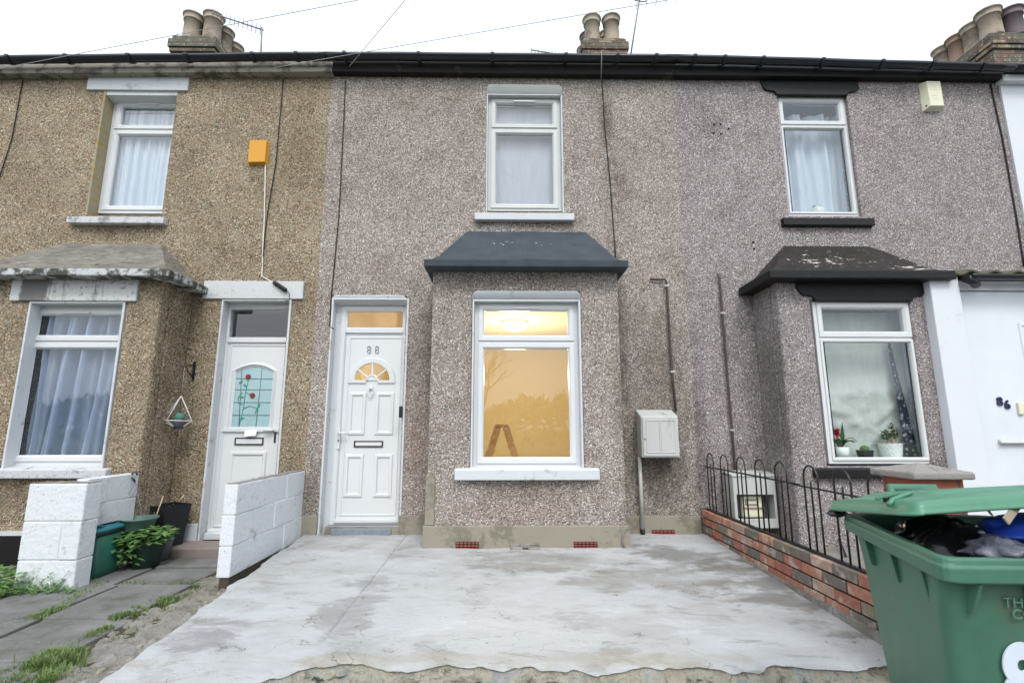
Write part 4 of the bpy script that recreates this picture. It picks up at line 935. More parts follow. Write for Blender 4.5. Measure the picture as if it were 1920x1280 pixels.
def rough_lintel(house, x0, x1, z0, z1, y0, y1, notch, mat):
    """painted lintel patch whose outline follows the brush, stepping in at the lower corners"""
    pts = [(x0, z1), (x0 + .005, z1 - .1), (x0 + .03, z0 + notch * .9), (x0 + .06, z0 + notch * .55), (x0 + notch * 1.6, z0 + notch * .4), (x0 + notch * 1.8, z0), (x1 - notch * 1.6, z0), (x1 - notch * 1.5, z0 + notch * .35), (x1 - .06, z0 + notch * .5), (x1 - .01, z0 + notch * .9), (x1 - .02, z1 - .1), (x1, z1)]
    return build(MB().prism(pts[::-1], y0, y1), 'lintel', mat, house, bevel=.005)
rough_lintel(H3, ax(1490, 530, BY), ax(1733, 530, BY), rbw[3] - .015, zl, BY - .022, BY + .03, .1, 'black_paint')
rough_lintel(H3, ax(1425, 160, FY), ax(1610, 160, FY), ruw[3] - .02, 5.53, FY - .022, FY + .03, .1, 'black_paint')
Yw = BY + .035
W = window(H3, ax(1526, 600, Yw) , ax(1728, 715, Yw), az(1640, 869, Yw), az(1620, 563, Yw), Yw, az(1620, 634, Yw), fw=.05, vent=False, sash_low=False)
sill(W, ax(1530, 890, BY - .05), ax(1790, 890, BY - .05), BY - .05, Yw + .05, az(1600, 896, BY - .05), az(1600, 879, BY - .05), 'black_paint', .02)
Yw = FY + .05
W = window(H3, ruw[0], ruw[1] + .01, az(1540, 406, Yw), az(1520, 181, Yw), Yw, az(1530, 236, Yw), fw=.05, vent=False, sash_low=False)
sill(W, ax(1470, 415, FY - .06), ax(1641, 415, FY - .06), FY - .06, Yw + .05, az(1550, 422, FY - .06), az(1550, 408, FY - .06), 'black_paint', .02)
slanted(H3, XR + .001, RX, 5.455, 5.46, .15, .12, FY - .09, FY + .002, 'fascia', 'black_paint')
gutter_run(H3, XR, 5.618, RX + .02, 5.545, brackets=(2.2, 2.55, 3.0, 3.7, 4.4, 5.0, 5.6))
roof(H3, XR, RX, 5.66, 5.59)
build(MB().box(XR + .03, rb0 - .03, FY - .018, FY + .002, .1, .44), 'plinth', 'cement', H3, bevel=.006)
room(H3, XR + .1, RX - .1, 5.56, 8.9, .36, 2.79, 'room_dull'); room(H3, XR + .1, RX - .1, 5.56, 8.9, 2.92, 5.44, 'room_dull')
for (qx, qy) in ((1339, 234), (1351, 233), (1366, 242), (1338, 250), (1352, 251), (1412, 454), (1414, 466)):
    p = at(qx, qy, FY); build(MB().prism([(p.x + .012 * cos(k * pi / 4), p.z + .012 * sin(k * pi / 4)) for k in range(8)], FY - .004, FY + .004), 'drill_hole', 'dark', H3)
# enclosed porch of the right house
px0, px1 = ax(1741, 515, 4.70), 6.0
pz = az(1800, 517, 4.70)
build(MB().box(px0, ax(1806, 600, 4.70) + .015, 4.70, FY, .1, pz), 'porch_wall', 'white_render', H3, bevel=.006)
build(MB().box(px0 + .34, px1, 4.78, FY - .05, 2.72, pz - .03), 'porch_head', 'white_gloss', H3, bevel=.004)
mb = MB(); n = 60
for j in range(5):
    for i in range(n + 1):
        x = px0 + .2 + (px1 - px0 - .2) * i / n; mb.v.append(V((x, 4.66 + .63 * j / 4, pz + .035 + .16 * j / 4 + .018 * sin(2 * pi * x / .24) + .012 * noise.noise(V((x * 12, j, 0))))))
for j in range(4):
    for i in range(n): a = j * (n + 1) + i; mb.f.append([a, a + 1, a + n + 2, a + n + 1]); mb.sm.append(True)
o = build(mb, 'porch_roof', 'tile_moss', H3); s = o.modifiers.new('s', 'SOLIDIFY'); s.thickness = .03
gutter_run(H3, px0 + .33, pz - .015, px1, pz - .02, y=4.63, r=.05)
build(MB().tube([(px0 + .30, 4.63, pz - .05), (px0 + .41, 4.66, pz - .075), (px0 + .46, 4.70, pz - .09)], .04, 14), 'gutter_outlet', 'gutter', H3)
px_d0 = px0 + .35
mb = MB().box(px_d0, px1, 4.80, 4.84, .3, 2.71)
dp = at(1910, 620, 4.8); mb.frame(dp.x, dp.x + .5, 1.9, az(1910, 605, 4.8), [(0, 4.7995), (.006, 4.79), (.03, 4.79), (.04, 4.7995)])
D3 = build(mb, 'front_door', 'white_gloss', H3)
p = at(1875, 753, 4.79); letter('door_numeral', '8', .115, .012, 'navy', D3, (p.x, 4.792, p.z), .003)
p = at(1889, 759, 4.79); letter('door_numeral', '6', .115, .012, 'navy', D3, (p.x, 4.792, p.z), .003)
a = at(1876, 832, 4.78); build(MB().hull8([(a.x, 4.765, a.z), (a.x + .3, 4.765, a.z), (a.x + .3, 4.7995, a.z + .01), (a.x, 4.7995, a.z + .01)], [(a.x, 4.755, a.z + .012), (a.x + .3, 4.755, a.z + .012), (a.x + .3, 4.7995, a.z + .045), (a.x, 4.7995, a.z + .045)]), 'letterbox_flap', 'white_plastic', D3)
a = at(1914, 765, 4.78); build(MB().box(a.x - .02, a.x + .035, 4.775, 4.7995, a.z - .06, a.z + .055), 'door_lock', 'cream_plastic', D3, bevel=.006)

# ------------------------------------------------------------------ white house beyond
H4 = thing('terraced_house', (8, FY, .25), 'smooth white rendered house cut off by the right edge beside the mauve-grey one', 'house')
build(MB().box(RX + .003, 11, FY - .02, FY + .22, .1, 5.42), 'wall', 'white_render', H4)
build(MB().box(RX - .03, 11, FY - .1, FY + .1, 5.422, 5.50), 'fascia', 'white_gloss', H4, bevel=.006)
gutter_run(H4, RX + .03, 5.55, 11, 5.52)
roof(H4, RX, 11, 5.59, 5.57)
chimney(H4, 7.62, 8.75, 6.75, 7.98, 6.0, 7.52, 2, 4, .15, .5, ['pot_buff', 'pot_dark', 'pot_buff', 'pot_dark', 'pot_red', 'pot_dark', 'pot_buff'], (7.86, 8.22))

# ------------------------------------------------------------------ hangings and things behind the windows
def curtain(name, x0, x1, z0, z1, y, mat, folds, amp, label, cat, gather=None, nx=140, nz=14, seed=0):
    mb = MB()
    for j in range(nz + 1):
        t = j / nz; z = z0 + (z1 - z0) * t
        for i in range(nx + 1):
            u = i / nx; x = x0 + (x1 - x0) * u
            if gather: x += gather(u, t)
            ph = u * folds * 2 * pi + 1.5 * noise.noise(V((u * 4 + seed, t * .6, seed)))
            yy = y + amp * sin(ph) + amp * .6 * sin(ph * 2.3 + seed) + amp * .8 * noise.noise(V((u * 9, t * 2, seed)))
            mb.v.append(V((x, yy, z)))
    for j in range(nz):
        for i in range(nx): a = j * (nx + 1) + i; mb.f.append([a, a + 1, a + nx + 2, a + nx + 1]); mb.sm.append(True)
    o = build(mb, name, mat); return tag(o, label, cat)
curtain('net_curtain', ax(76, 700, 5.0) - .05, ax(225, 700, 5.0) + .12, .86, 2.58, 5.02, 'sheer', 5, .05, 'white net curtain with deep folds behind the lower left bay window', 'curtain', lambda u, t: -.5 * (1 - t) * u * (1 - u), seed=2)
curtain('net_curtain', luw[0] - .15, luw[1] + .15, 3.6, 5.25, 5.52, 'net', 9, .02, 'white net curtain hanging behind the upper window of the tan house', 'curtain', seed=5)
curtain('net_curtain', ruw[0] - .1, ruw[1] + .1, 3.7, 5.15, 5.52, 'net', 4, .03, 'pale curtain with wide folds behind the upper window with black sill', 'curtain', seed=8)
curtain('sky_reflection_panel', uw[0] - .05, uw[1] + .05, 3.7, 5.35, 5.47, 'sky_panel', .1, .001, 'plain pale panel added for the sky reflection in the upper window of the middle house', 'sky_panel')  # added panel: sky reflection and ceiling tone are put into its colour
def cloth():
    mb = MB(); nx, nz = 90, 70; x0, x1 = ax(1528, 700, 5.05) - .1, ax(1715, 700, 5.05); z0, z1 = 1.0, 2.55
    for j in range(nz + 1):
        for i in range(nx + 1):
            u, t = i / nx, j / nz; x = x0 + (x1 - x0) * u; z = z0 + (z1 - z0) * t
            lo = max(0, 1 - t / .5); p = V((u * 3, t * 2.2, 0))
            y = 5.07 + .012 * noise.noise(p * 2) + lo * .05 * noise.noise(V((u * 5 + t * 3, t * 9 - abs(u - .5) * 6, 4))) + .012 * noise.noise(V((u * 9, t * 5, 7)))
            for c in (.36, .72): y -= .006 * max(0, 1 - abs(t - c) / .012)
            # drag folds towards a low pinch point
            for (fa, fb, fc, fw_, fh) in ((.0, .34, -.10, .03, .02), (.12, .30, .10, .025, .016), (.3, .24, .22, .03, .024), (.5, .22, -.3, .022, .02), (.55, .25, .35, .03, .018), (.2, .42, .06, .02, .012), (.62, .14, -.5, .02, .016)):
                dl = t - (fb + fc * (u - fa) + .3 * (u - .5) ** 2 + .02 * noise.noise(V((u * 6, fa * 9, 1)))); y -= fh * math.exp(-(dl / fw_) ** 2) * max(0, 1 - abs(u - fa - .12) / .4)
            mb.v.append(V((x, y, z)))
    for j in range(nz):
        for i in range(nx): a = j * (nx + 1) + i; mb.f.append([a, a + 1, a + nx + 2, a + nx + 1]); mb.sm.append(True)
    tag(build(mb, 'cotton_sheet', 'sheet'), 'creased cream sheet hung across the lower right bay window behind the pot plants', 'sheet')
cloth()
mb = MB(); n = 24
for j in range(n + 1):
    t = j / n; z = az(1700, 855, 5.0) + (az(1690, 640, 5.0) - az(1700, 855, 5.0)) * t; wd = .02 + .13 * (1 - t) ** 1.2 * (1 if t > .25 else 1 - .15 * (1 - t / .25)); xc = ax(1697 - 12 * t, 750, 5.0) - .02 * t
    for i in range(9): u = i / 8; mb.v.append(V((xc + wd * (u - .5), 5.0 + .015 * sin(u * 2 * pi * 2.5), z)))
for j in range(n):
    for i in range(8): a = j * 9 + i; mb.f.append([a, a + 1, a + 10, a + 9]); mb.sm.append(True)
tag(build(mb, 'patterned_curtain', 'pattern'), 'dark patterned curtain gathered into a narrow strip beside the cream sheet', 'curtain')
curtain('white_curtain', ax(1706, 750, 5.03), ax(1745, 750, 5.03), 1.0, 2.6, 5.04, 'net', 1.5, .008, 'plain white curtain strip at the right edge of the lower right bay window', 'curtain', nx=30)
# inner window board of the right bay
build(MB().box(rbw[0] - .02, rb1 - .15, BY + .1, 5.24, az(1640, 872, BY + .1) - .04, az(1600, 857, BY + .16)), 'window_board', 'slate_sill', H3)
zbd = az(1600, 857, BY + .16)
def potted(name, px, label, group=None):
    pass
def pot_at(px, y, zb=None):
    return V((ax(px, 850, y), y, zbd + .001))
c = pot_at(1578, 4.965); t = thing('potted_bromeliad', c, 'red flowered bromeliad in a plain white pot on the right window board', 'pot plant')
build(MB().lathe(c, [(0, 0), (.066, 0), (.072, .1), (.066, .1), (.06, .09), (0, .09)], 24), 'pot', 'glazed_white', t)
mb = MB(); random.seed(3)
for k in range(13):
    a = k * 2.4; L = random.uniform(.13, .24); d = V((cos(a), sin(a) * .45, .0))
    pts = [c + V((0, 0, .09)) + d * L * q + V((0, 0, L * (1.1 * q - 1.0 * q * q) * 1.1 + .04 * q)) for q in (0, .25, .5, .75, 1)]
    sd = d.cross(V((0, 0, 1))).normalized(); ws = (.016, .02, .018, .012, .001); vs = []
    for p, wd in zip(pts, ws): vs += [p - sd * wd, p + V((0, 0, -.006)), p + sd * wd]
    mb.add(vs, [(i * 3 + j, i * 3 + j + 1, i * 3 + j + 4, i * 3 + j + 3) for i in range(4) for j in range(2)], True)
mb.leaf(c + V((.02, 0, .1)), (.1, 0, 1), (0, -1, 0), .25, .05, .02)
build(mb, 'leaves', 'leaf_dark', t)
mb = MB(); mb.tube([c + V((-.02, 0, .09)), c + V((-.025, 0, .22))], .012, 8)
for k in range(16):
    a = k * 2.4; mb.leaf(c + V((-.026, 0, .19 + k * .004)), (cos(a), sin(a), 1.2), (0, 0, 1), .055, .03, .1)
build(mb, 'flower', 'red_bract', t)
c = pot_at(1622, 4.95); t = thing('potted_cactus', c, 'tiny cactus in a small black square pot between two larger pot plants', 'pot plant')
build(MB().hull8([c + V((-.045, -.045, 0)), c + V((.045, -.045, 0)), c + V((.045, .045, 0)), c + V((-.045, .045, 0))], [c + V((-.06, -.05, .07)), c + V((.06, -.05, .07)), c + V((.06, .05, .07)), c + V((-.06, .05, .07))]), 'pot', 'pot_black', t, bevel=.006)
build(MB().lathe(c + V((0, 0, .065)), [(.036, 0), (.042, .015), (.034, .035), (.018, .046), (0, .048)], 14), 'cactus', 'leaf', t)
c = pot_at(1671, 4.98); t = thing('potted_jade_plant', c, 'bushy green jade plant in a white pot with woven diamond relief', 'pot plant')
mb = MB(); nn, mm = 64, 24; vs = []
for j in range(mm + 1):
    z = .135 * j / mm; r = .085 + .018 * j / mm
    for i in range(nn):
        a = 2 * pi * i / nn; q = .004 * abs(sin(a * 7 + z * 70)) * 1.0 + .004 * abs(sin(a * 7 - z * 70)); vs.append(c + V(((r + q - .004) * cos(a), (r + q - .004) * sin(a), z)))
mb.add(vs, [(j * nn + i, j * nn + (i + 1) % nn, (j + 1) * nn + (i + 1) % nn, (j + 1) * nn + i) for j in range(mm) for i in range(nn)], True); mb.lathe(c, [(.1, .135), (.09, .135), (.085, .12), (0, .12)], 32)
build(mb, 'pot', 'glazed_white', t)
mb = MB(); st = MB(); random.seed(11)
for sx, hh in ((-.045, .13), (.03, .2), (.06, .13), (-.01, .12)):
    top = c + V((sx * 1.2, 0, .12 + hh)); st.tube([c + V((sx, 0, .11)), top], [.009, .005], 6)
    for k in range(34):
        q = random.random(); p = c + V((sx, 0, .12)) + (top - c - V((sx, 0, .12))) * (.35 + .65 * q); a = random.uniform(0, 2 * pi); mb.leaf(p, (cos(a), sin(a), random.uniform(-.1, .9)), (0, 0, 1), random.uniform(.035, .06), .024, .1)
build(mb, 'leaves', 'leaf_dark', t); build(st, 'stem', 'cane', t)
# soft toy / rounded ornament low in the upper right window
c = V((ax(1533, 396, 5.44), 5.44, az(1533, 402, 5.44) - .03)); t = thing('ornament', c, 'small pale two-eared ornament standing low in the upper right window', 'ornament')
build(MB().lathe(c, [(0, 0), (.06, 0), (.075, .04), (.07, .085), (.045, .115), (0, .125)], 18), 'body', 'sheet', t)
for sx in (-.032, .032): build(MB().lathe(c + V((sx, 0, .108)), [(.014, 0), (.02, .015), (.014, .032), (0, .036)], 10), 'ear', 'coping', t)
build(MB().box(ruw[0] - .05, ruw[1] + .05, FY + .1, 5.5, az(1540, 405, 5.4) - .12, c.z - .001), 'window_board', 'upvc', H3)

# lit front room: flush ceiling lamp and an A-shaped stepladder
lp = at(965, 614, 6.7); lc = V((lp.x, 6.7, 2.79)); t = thing('ceiling_lamp', lc + V((0, 0, -.12)), 'lit round glass ceiling lamp in the yellow front room', 'ceiling lamp')
build(MB().lathe(lc, [(.19, -.002), (.19, -.03), (0.02, -.03)], 28), 'lamp_base', 'upvc', t)
build(MB().lathe(lc, [(.175, -.031), (.17, -.06), (.13, -.1), (.06, -.122), (0, -.126)], 28), 'lamp_shade', 'lamp', t)
pl = bpy.data.lights.new('lamp_light', 'POINT'); pl.energy = 31; pl.color = (1, .86, .64); pl.shadow_soft_size = .12
plo = bpy.data.objects.new('lamp_light', pl); COL.objects.link(plo); plo.location = lc + V((0, -.1, -.75))
lb = at(941, 795, 5.95); zt_ = lb.z; t = thing('stepladder', (lb.x, 5.95, .361), 'paint-spattered orange-brown stepladder standing open inside the lit front room', 'stepladder')
for yy in (-.17, .17):
    for sg in (-1, 1):
        p0 = V((lb.x + sg * .045, 5.95 + yy, zt_ - .03)); p1 = V((lb.x + sg * .36, 5.95 + yy * 1.15, .361))
        d = (p1 - p0); o = V((.040, 0, 0)); w = V((0, .014, 0))
        build(MB().hull8([p1 - o - w, p1 + o - w, p1 + o + w, p1 - o + w], [p0 - o - w, p0 + o - w, p0 + o + w, p0 - o + w]), 'rail', 'stepladder', t)
build(MB().box(lb.x - .075, lb.x + .075, 5.95 - .2, 5.95 + .2, zt_ - .03, zt_), 'top_step', 'stepladder', t, bevel=.004)
for k in range(3):
    z = .361 + .24 * (k + 1); u = (zt_ - .03 - z) / (zt_ - .39); x = lb.x - .045 - .315 * u
    build(MB().box(x - .045, x + .045, 5.95 - .175, 5.95 + .175, z - .012, z + .012), 'tread', 'stepladder', t)

# ------------------------------------------------------------------ fixtures on the walls
def cable(name, pts, r, mat, label, cat='cable', wob=.004, group=None):
    q = []; pts = [V(p) for p in pts]
    for a, b in zip(pts, pts[1:]):
        n = max(2, int((b - a).length / .12))
        for k in range(n): p = a.lerp(b, k / n); q.append(p + V((wob * noise.noise(p * 4), 0, 0)))
    q.append(pts[-1]); o = build(MB().tube(q, r, 6), name, mat); return tag(o, label, cat, group)
def wp(px, py, Y=FY - .008): return at(px, py, Y)
cable('wall_cable', [wp(648, 152), wp(636, 400), wp(621, 560), wp(618, 612), wp(626, 617)], .0065, 'cable_black', 'black cable running down the wall beside the number 88 door')
cable('wall_cable', [wp(1128, 30 + 118), wp(1134, 240), wp(1144, 340), wp(1154, 482)], .0065, 'cable_black', 'black cable running down beside the middle upper window to the bay roof')
cable('wall_cable', [wp(531, 148), wp(518, 300), wp(500, 410), wp(491, 500)], .006, 'cable_black', 'thin dark cable on the tan wall right of the yellow box')
cable('wall_cable', [wp(43, 150), wp(22, 260), wp(0, 330), wp(-20, 390)], .006, 'cable_black', 'thin dark cable at the far left edge of the tan wall')
cable('wall_cable', [wp(1857, 158), wp(1878, 250), wp(1905, 400), wp(1921, 500)], .009, 'cable_black', 'black cable down the edge between mauve-grey wall and white house')
cable('wall_cable', [wp(1128, 95, 5.06), wp(1128, 120, 5.07), wp(1127, 152, 5.2)], .006, 'cable_grey', 'short grey cable hanging over the gutter below the middle chimney')
cable('wall_cable', [wp(498, 303), wp(496, 400), wp(491, 518), wp(513, 530)], .007, 'cable_white', 'white cable dropping from the yellow box to the black joint')
a = wp(513, 529, FY - .03); b = wp(537, 545, FY - .05)
d = (b - a).normalized(); mb = MB().tube([a, a + d * .012, b - d * .012, b], [.016, .022, .022, .014], 12)
for k in range(5): mb.tube([a.lerp(b, .2 + .14 * k), a.lerp(b, .24 + .14 * k)], .0245, 12)
t = thing('cable_joint', a, 'ribbed black cable joint hanging in front of the left door lintel', 'cable joint'); build(mb, 'sleeve', 'cable_black', t)
build(MB().tube([b, wp(542, 550, FY - .05), wp(543, 560, FY - .04), wp(538, 565, FY - .03), wp(534, 563, FY + .0)], .004, 6), 'lead_wire', 'cable_black', t)
# alarm boxes
a = at(464, 304, FY - .05); b = at(500, 263, FY - .05); t = thing('alarm_box', (a.x, FY, a.z), 'faded yellow plain alarm box on the tan wall', 'alarm box')
build(MB().hull8([(a.x, FY - .05, a.z), (b.x, FY - .05, a.z + .005), (b.x + .008, FY + .004, a.z - .004), (a.x - .008, FY + .004, a.z - .008)], [(a.x, FY - .05, b.z), (b.x, FY - .05, b.z), (b.x + .008, FY + .004, b.z + .008), (a.x - .008, FY + .004, b.z + .008)]), 'cover', 'yellow_plastic', t, bevel=.006)
build(MB().box(a.x - .012, b.x + .012, FY - .006, FY + .004, a.z - .012, b.z + .012), 'back_plate', 'yellow_plastic', t)
a = at(1745, 203, FY - .07); b = at(1768, 153, FY - .07); x0, x1 = ax(1737, 180, FY - .07) , ax(1767, 180, FY - .07)
t = thing('alarm_box', (x0, FY, a.z), 'tall cream alarm box under the gutter on the mauve-grey wall', 'alarm box')
build(MB().hull8([(x0 + .03, FY - .075, a.z + .03), (x1, FY - .075, a.z + .03), (x1 + .012, FY + .003, a.z), (x0 - .012, FY + .003, a.z)], [(x0 + .03, FY - .075, b.z), (x1, FY - .075, b.z), (x1 + .012, FY + .003, b.z + .02), (x0 - .012, FY + .003, b.z + .02)]), 'cover', 'cream_plastic', t, bevel=.006)
mb = MB(); 
for (r_, cs) in ((.075, (0, 1, 2)), (.11, (0, 1, 2)), (.19, (0, 1, 2)), (.225, (1, 2))):
    for k in cs: xx = x0 + .055 + k * .034; mb.prism([(xx + .012 * cos(q * pi / 4) , b.z - r_ + .009 * sin(q * pi / 4)) for q in range(8)], FY - .0775, FY - .0755)
build(mb, 'faded_print', 'cable_white', t)
build(MB().lathe((x0 + .01, FY - .04, a.z + .05), [(.0, -.008), (.01, -.006), (.01, .006), (0, .008)], 10), 'tamper_hole', 'letterbox', t)
# doorbell on the door's right edge
a = at(750, 772, FY - .02); t = thing('doorbell', a, 'slim black video doorbell on the edge of the number 88 doorway', 'doorbell')
dbx = dW[1] - .012
build(MB().box(dbx - .018, dbx + .016, FY - .03, FY - .008, a.z - .06, a.z + .06), 'case', 'letterbox', t, bevel=.005)
build(MB().tube([(dbx, FY - .034, a.z - .025), (dbx, FY - .029, a.z - .025)], .011, 14), 'button', 'pot_black', t)
# meter box
mY = FY - .2; a = at(1190, 862, mY); b = at(1273, 770, mY)
xl, xr = ax(1205, 815, mY), ax(1272, 815, mY); zb, zt2 = az(1240, 856, mY), az(1240, 780, mY)
t = thing('meter_box', (xl, FY, zb), 'weathered white meter box on the wall right of the bay', 'meter box')
mb = MB().hull8([(xl - .01, mY + .015, zb - .01), (xr + .01, mY + .015, zb - .01), (xr + .01, FY - .001, zb - .01), (xl - .01, FY - .001, zb - .01)], [(xl - .01, mY + .015, zt2 + .0), (xr + .01, mY + .015, zt2 + .0), (xr + .01, FY - .001, zt2 + .075), (xl - .01, FY - .001, zt2 + .075)])
build(mb, 'case', 'white_plastic', t, bevel=.01)
mb = MB().box(xl + .004, xr - .004, mY, mY + .014, zb + .006, zt2 - .012); mm = (xl + xr) / 2
for q in ((xl + .035, mm - .004), (mm + .004, xr - .03)): mb.frame(q[0], q[1], zb + .035, zt2 - .04, [(0, mY), (.002, mY - .005), (.008, mY - .005), (.01, mY)])
dr = build(mb, 'door', 'white_plastic', t, bevel=.004)
build(MB().lathe((xl + .022, mY - .004, (zb + zt2) / 2 - .02), [(0, -.008), (.008, -.006), (.008, .006), (0, .008)], 10), 'lock', 'metal', dr)
mb = MB().box(xr - .001, xr + .014, mY + .02, mY + .05, zt2 - .08, zt2 - .03); mb.box(xr - .001, xr + .014, mY + .02, mY + .05, zb + .04, zb + .09); build(mb, 'hinge', 'white_plastic', t, bevel=.004)
cxp = ax(1202, 930, FY - .04); zt3 = zb - .01; zm = az(1202, 992, FY - .04)
t = thing('conduit', (cxp, FY - .04, .25), 'white conduit pipe rising from the ground into the meter box', 'pipe')
build(MB().tube([(cxp, FY - .045, zm), (cxp, FY - .045, zt3)], .019, 14), 'pipe', 'white_plastic', t); build(MB().tube([(cxp, FY - .045, .28), (cxp, FY - .045, zm + .005)], .023, 14), 'boot', 'cable_black', t)
def brown_pipe(px_pts, label, clips, elbow=None):
    pts = [at(*p, FY - .03) for p in px_pts]; t = thing('pipe', pts[-1], label, 'pipe')
    build(MB().tube(pts, .0125, 10), 'pipe_run', 'brown_pipe', t)
    for (x, y) in clips:
        p = at(x, y, FY - .03); build(MB().box(p.x - .024, p.x + .024, FY - .046, FY - .002, p.z - .010, p.z + .010), 'clip', 'white_plastic', t, bevel=.004)
brown_pipe([(1219, 523), (1247, 524), (1250, 529), (1255, 620), (1260, 700), (1267, 771)], 'brown pipe with a bent top running down behind the meter box', [(1250, 536), (1261, 697)])
brown_pipe([(1346, 513), (1349, 522), (1357, 620), (1365, 720), (1373, 810), (1378, 880)], 'straight brown pipe running down to the broken box behind the railing', [(1355, 587), (1373, 806)])
# open, broken meter housing behind the railing
oY = 5.08; x0, x1 = ax(1376, 930, oY), ax(1457, 930, oY); zA, zB = az(1415, 990, oY), az(1415, 893, oY)
t = thing('meter_housing', (x0, FY, zA), 'broken open white meter housing on the wall behind the railing', 'meter box')
mb = MB()
zo0, zo1 = az(1415, 972, oY), az(1415, 927, oY); xo0, xo1 = x0 + .03, x1 - .03
mb.holed(x0, x1, zA, zB, oY, oY + .012, [(xo0, xo1, zo0, zo1)])
mb.box(x0, x0 + .012, oY + .0121, FY - .002, zA, zB); mb.box(x1 - .012, x1, oY + .0121, FY - .002, zA, zB); mb.box(x0 + .0121, x1 - .0121, oY + .0121, FY - .002, zA, zA + .012)
mb.hull8([(x0 - .01, oY - .01, zB), (x1 + .01, oY - .01, zB), (x1 + .01, FY - .002, zB + .02), (x0 - .01, FY - .002, zB + .02)], [(x0 - .01, oY - .01, zB + .018), (x1 + .01, oY - .01, zB + .018), (x1 + .01, FY - .002, zB + .045), (x0 - .01, FY - .002, zB + .045)])
build(mb, 'case', 'white_plastic', t, bevel=.004)
cm = (x0 + x1) / 2
m = build(MB().box(cm - .11, cm + .10, oY + .06, oY + .17, zo0 + .0, zo1 - .02), 'meter', 'cream_plastic', t, bevel=.012)
build(MB().frame(cm - .08, cm + .05, zo0 + .12, zo1 - .05, [(0, oY + .06), (0, oY + .052), (.012, oY + .052), (.012, oY + .06)]), 'dial', 'cable_grey', m)
build(MB().box(cm - .105, cm + .095, oY + .05, oY + .06, zo0 + .085, zo0 + .1), 'meter_band', 'pot_red', m)
cable('wire', [at(1468, 978, 5.25), at(1490, 990, 5.2), at(1497, 991, 5.2), at(1545, 989, 5.2)], .006, 'cable_yellow', 'thin yellow-green wire trailing from the broken meter housing', 'wire')
cable('wire', [at(1548, 975, 5.0), at(1570, 1003, 4.9), atz(1586, 1042, .285)], .009, 'cable_black', 'black cable trailing to the ground behind the railing', 'cable')
cable('wire', [at(1172, 985, BY - .02) + V((.03, 0, 0)), at(1167, 1000, BY - .05), at(1166, 1015, BY - .05), at(1170, 1027, BY - .04)], .007, 'cable_grey', 'stub of grey cable sticking out at the right foot of the middle bay', 'cable')
# drain gully fragments at the foot of the bay
t = thing('drain_gully', at(985, 1031, BY - .05), 'small broken drain gully set in the concrete at the foot of the bay', 'drain')
g = atz(985, 1034, yz(4.74)); g.z = yz(g.y)
mb = MB(); 
mb.box(g.x - .13, g.x - .02, 4.70, 4.765, g.z - .02, g.z + .022); mb.box(g.x + .03, g.x + .13, 4.69, 4.765, g.z - .02, g.z + .025); mb.box(g.x - .13, g.x + .13, 4.755, 4.772, g.z - .02, g.z + .045)
build(mb, 'rim', 'coping', t, bevel=.01); build(MB().box(g.x - .02, g.x + .03, 4.71, 4.754, g.z - .01, g.z + .008), 'grate', 'dark', t)

# ------------------------------------------------------------------ hanging bracket and wire terrarium on the tan wall
a = at(364, 695, FY); t = thing('wall_bracket', a, 'small black iron hanging bracket on the tan wall left of the door', 'bracket')
q = FY - .01
build(MB().box(a.x - .01, a.x + .01, FY - .012, FY + .002, az(364, 712, FY), az(364, 678, FY)), 'back_plate', 'black_iron', t)
e = at(343, 692, FY - .2)
build(MB().tube([(a.x, q, az(364, 684, FY)), (a.x - .03, q - .07, e.z + .05), (e.x + .02, FY - .19, e.z + .02), (e.x - .005, FY - .21, e.z + .03)], .006, 8), 'arm', 'black_iron', t)
build(MB().tube([(a.x, q, az(364, 708, FY)), (a.x - .02, q - .07, e.z - .0), (e.x + .03, FY - .18, e.z + .012)], .005, 8), 'brace', 'black_iron', t)
tY = FY - .2
ap = at(340, 742, tY); Lp = at(305, 788, tY); Rp = at(360, 789, tY); Bp = at(334, 805, tY); Fp = at(319, 787, tY - .08); Kp = at(354, 786, tY + .1)
Fp = V((ap.x - .04, tY - .12, Lp.z)); Kp = V((ap.x + .06, tY + .12, Lp.z))
t = thing('terrarium', ap, 'white wire pyramid terrarium holding a small cactus, hanging beside the left door', 'terrarium')
mb = MB(); ring4 = [Lp, Fp, Rp, Kp]
for k in range(4): mb.tube([ring4[k], ring4[(k + 1) % 4]], .0045, 6); mb.tube([ap, ring4[k]], .0045, 6); mb.tube([Bp, ring4[k]], .0045, 6)
build(mb, 'wire_cage', 'white_wire', t)
build(MB().tube([ap, (ap.x, tY, e.z + .02)], .0012, 5), 'thread', 'white_wire', t)
c = V((Bp.x, tY, Bp.z)); build(MB().lathe(c, [(0, .005), (.045, .01), (.06, .1), (.054, .1), (0, .09)], 18), 'pot', 'pot_slate', t)
build(MB().lathe(c + V((0, 0, .09)), [(.034, 0), (.047, .022), (.045, .05), (.028, .07), (0, .076)], 16), 'cactus', 'cactus', t)

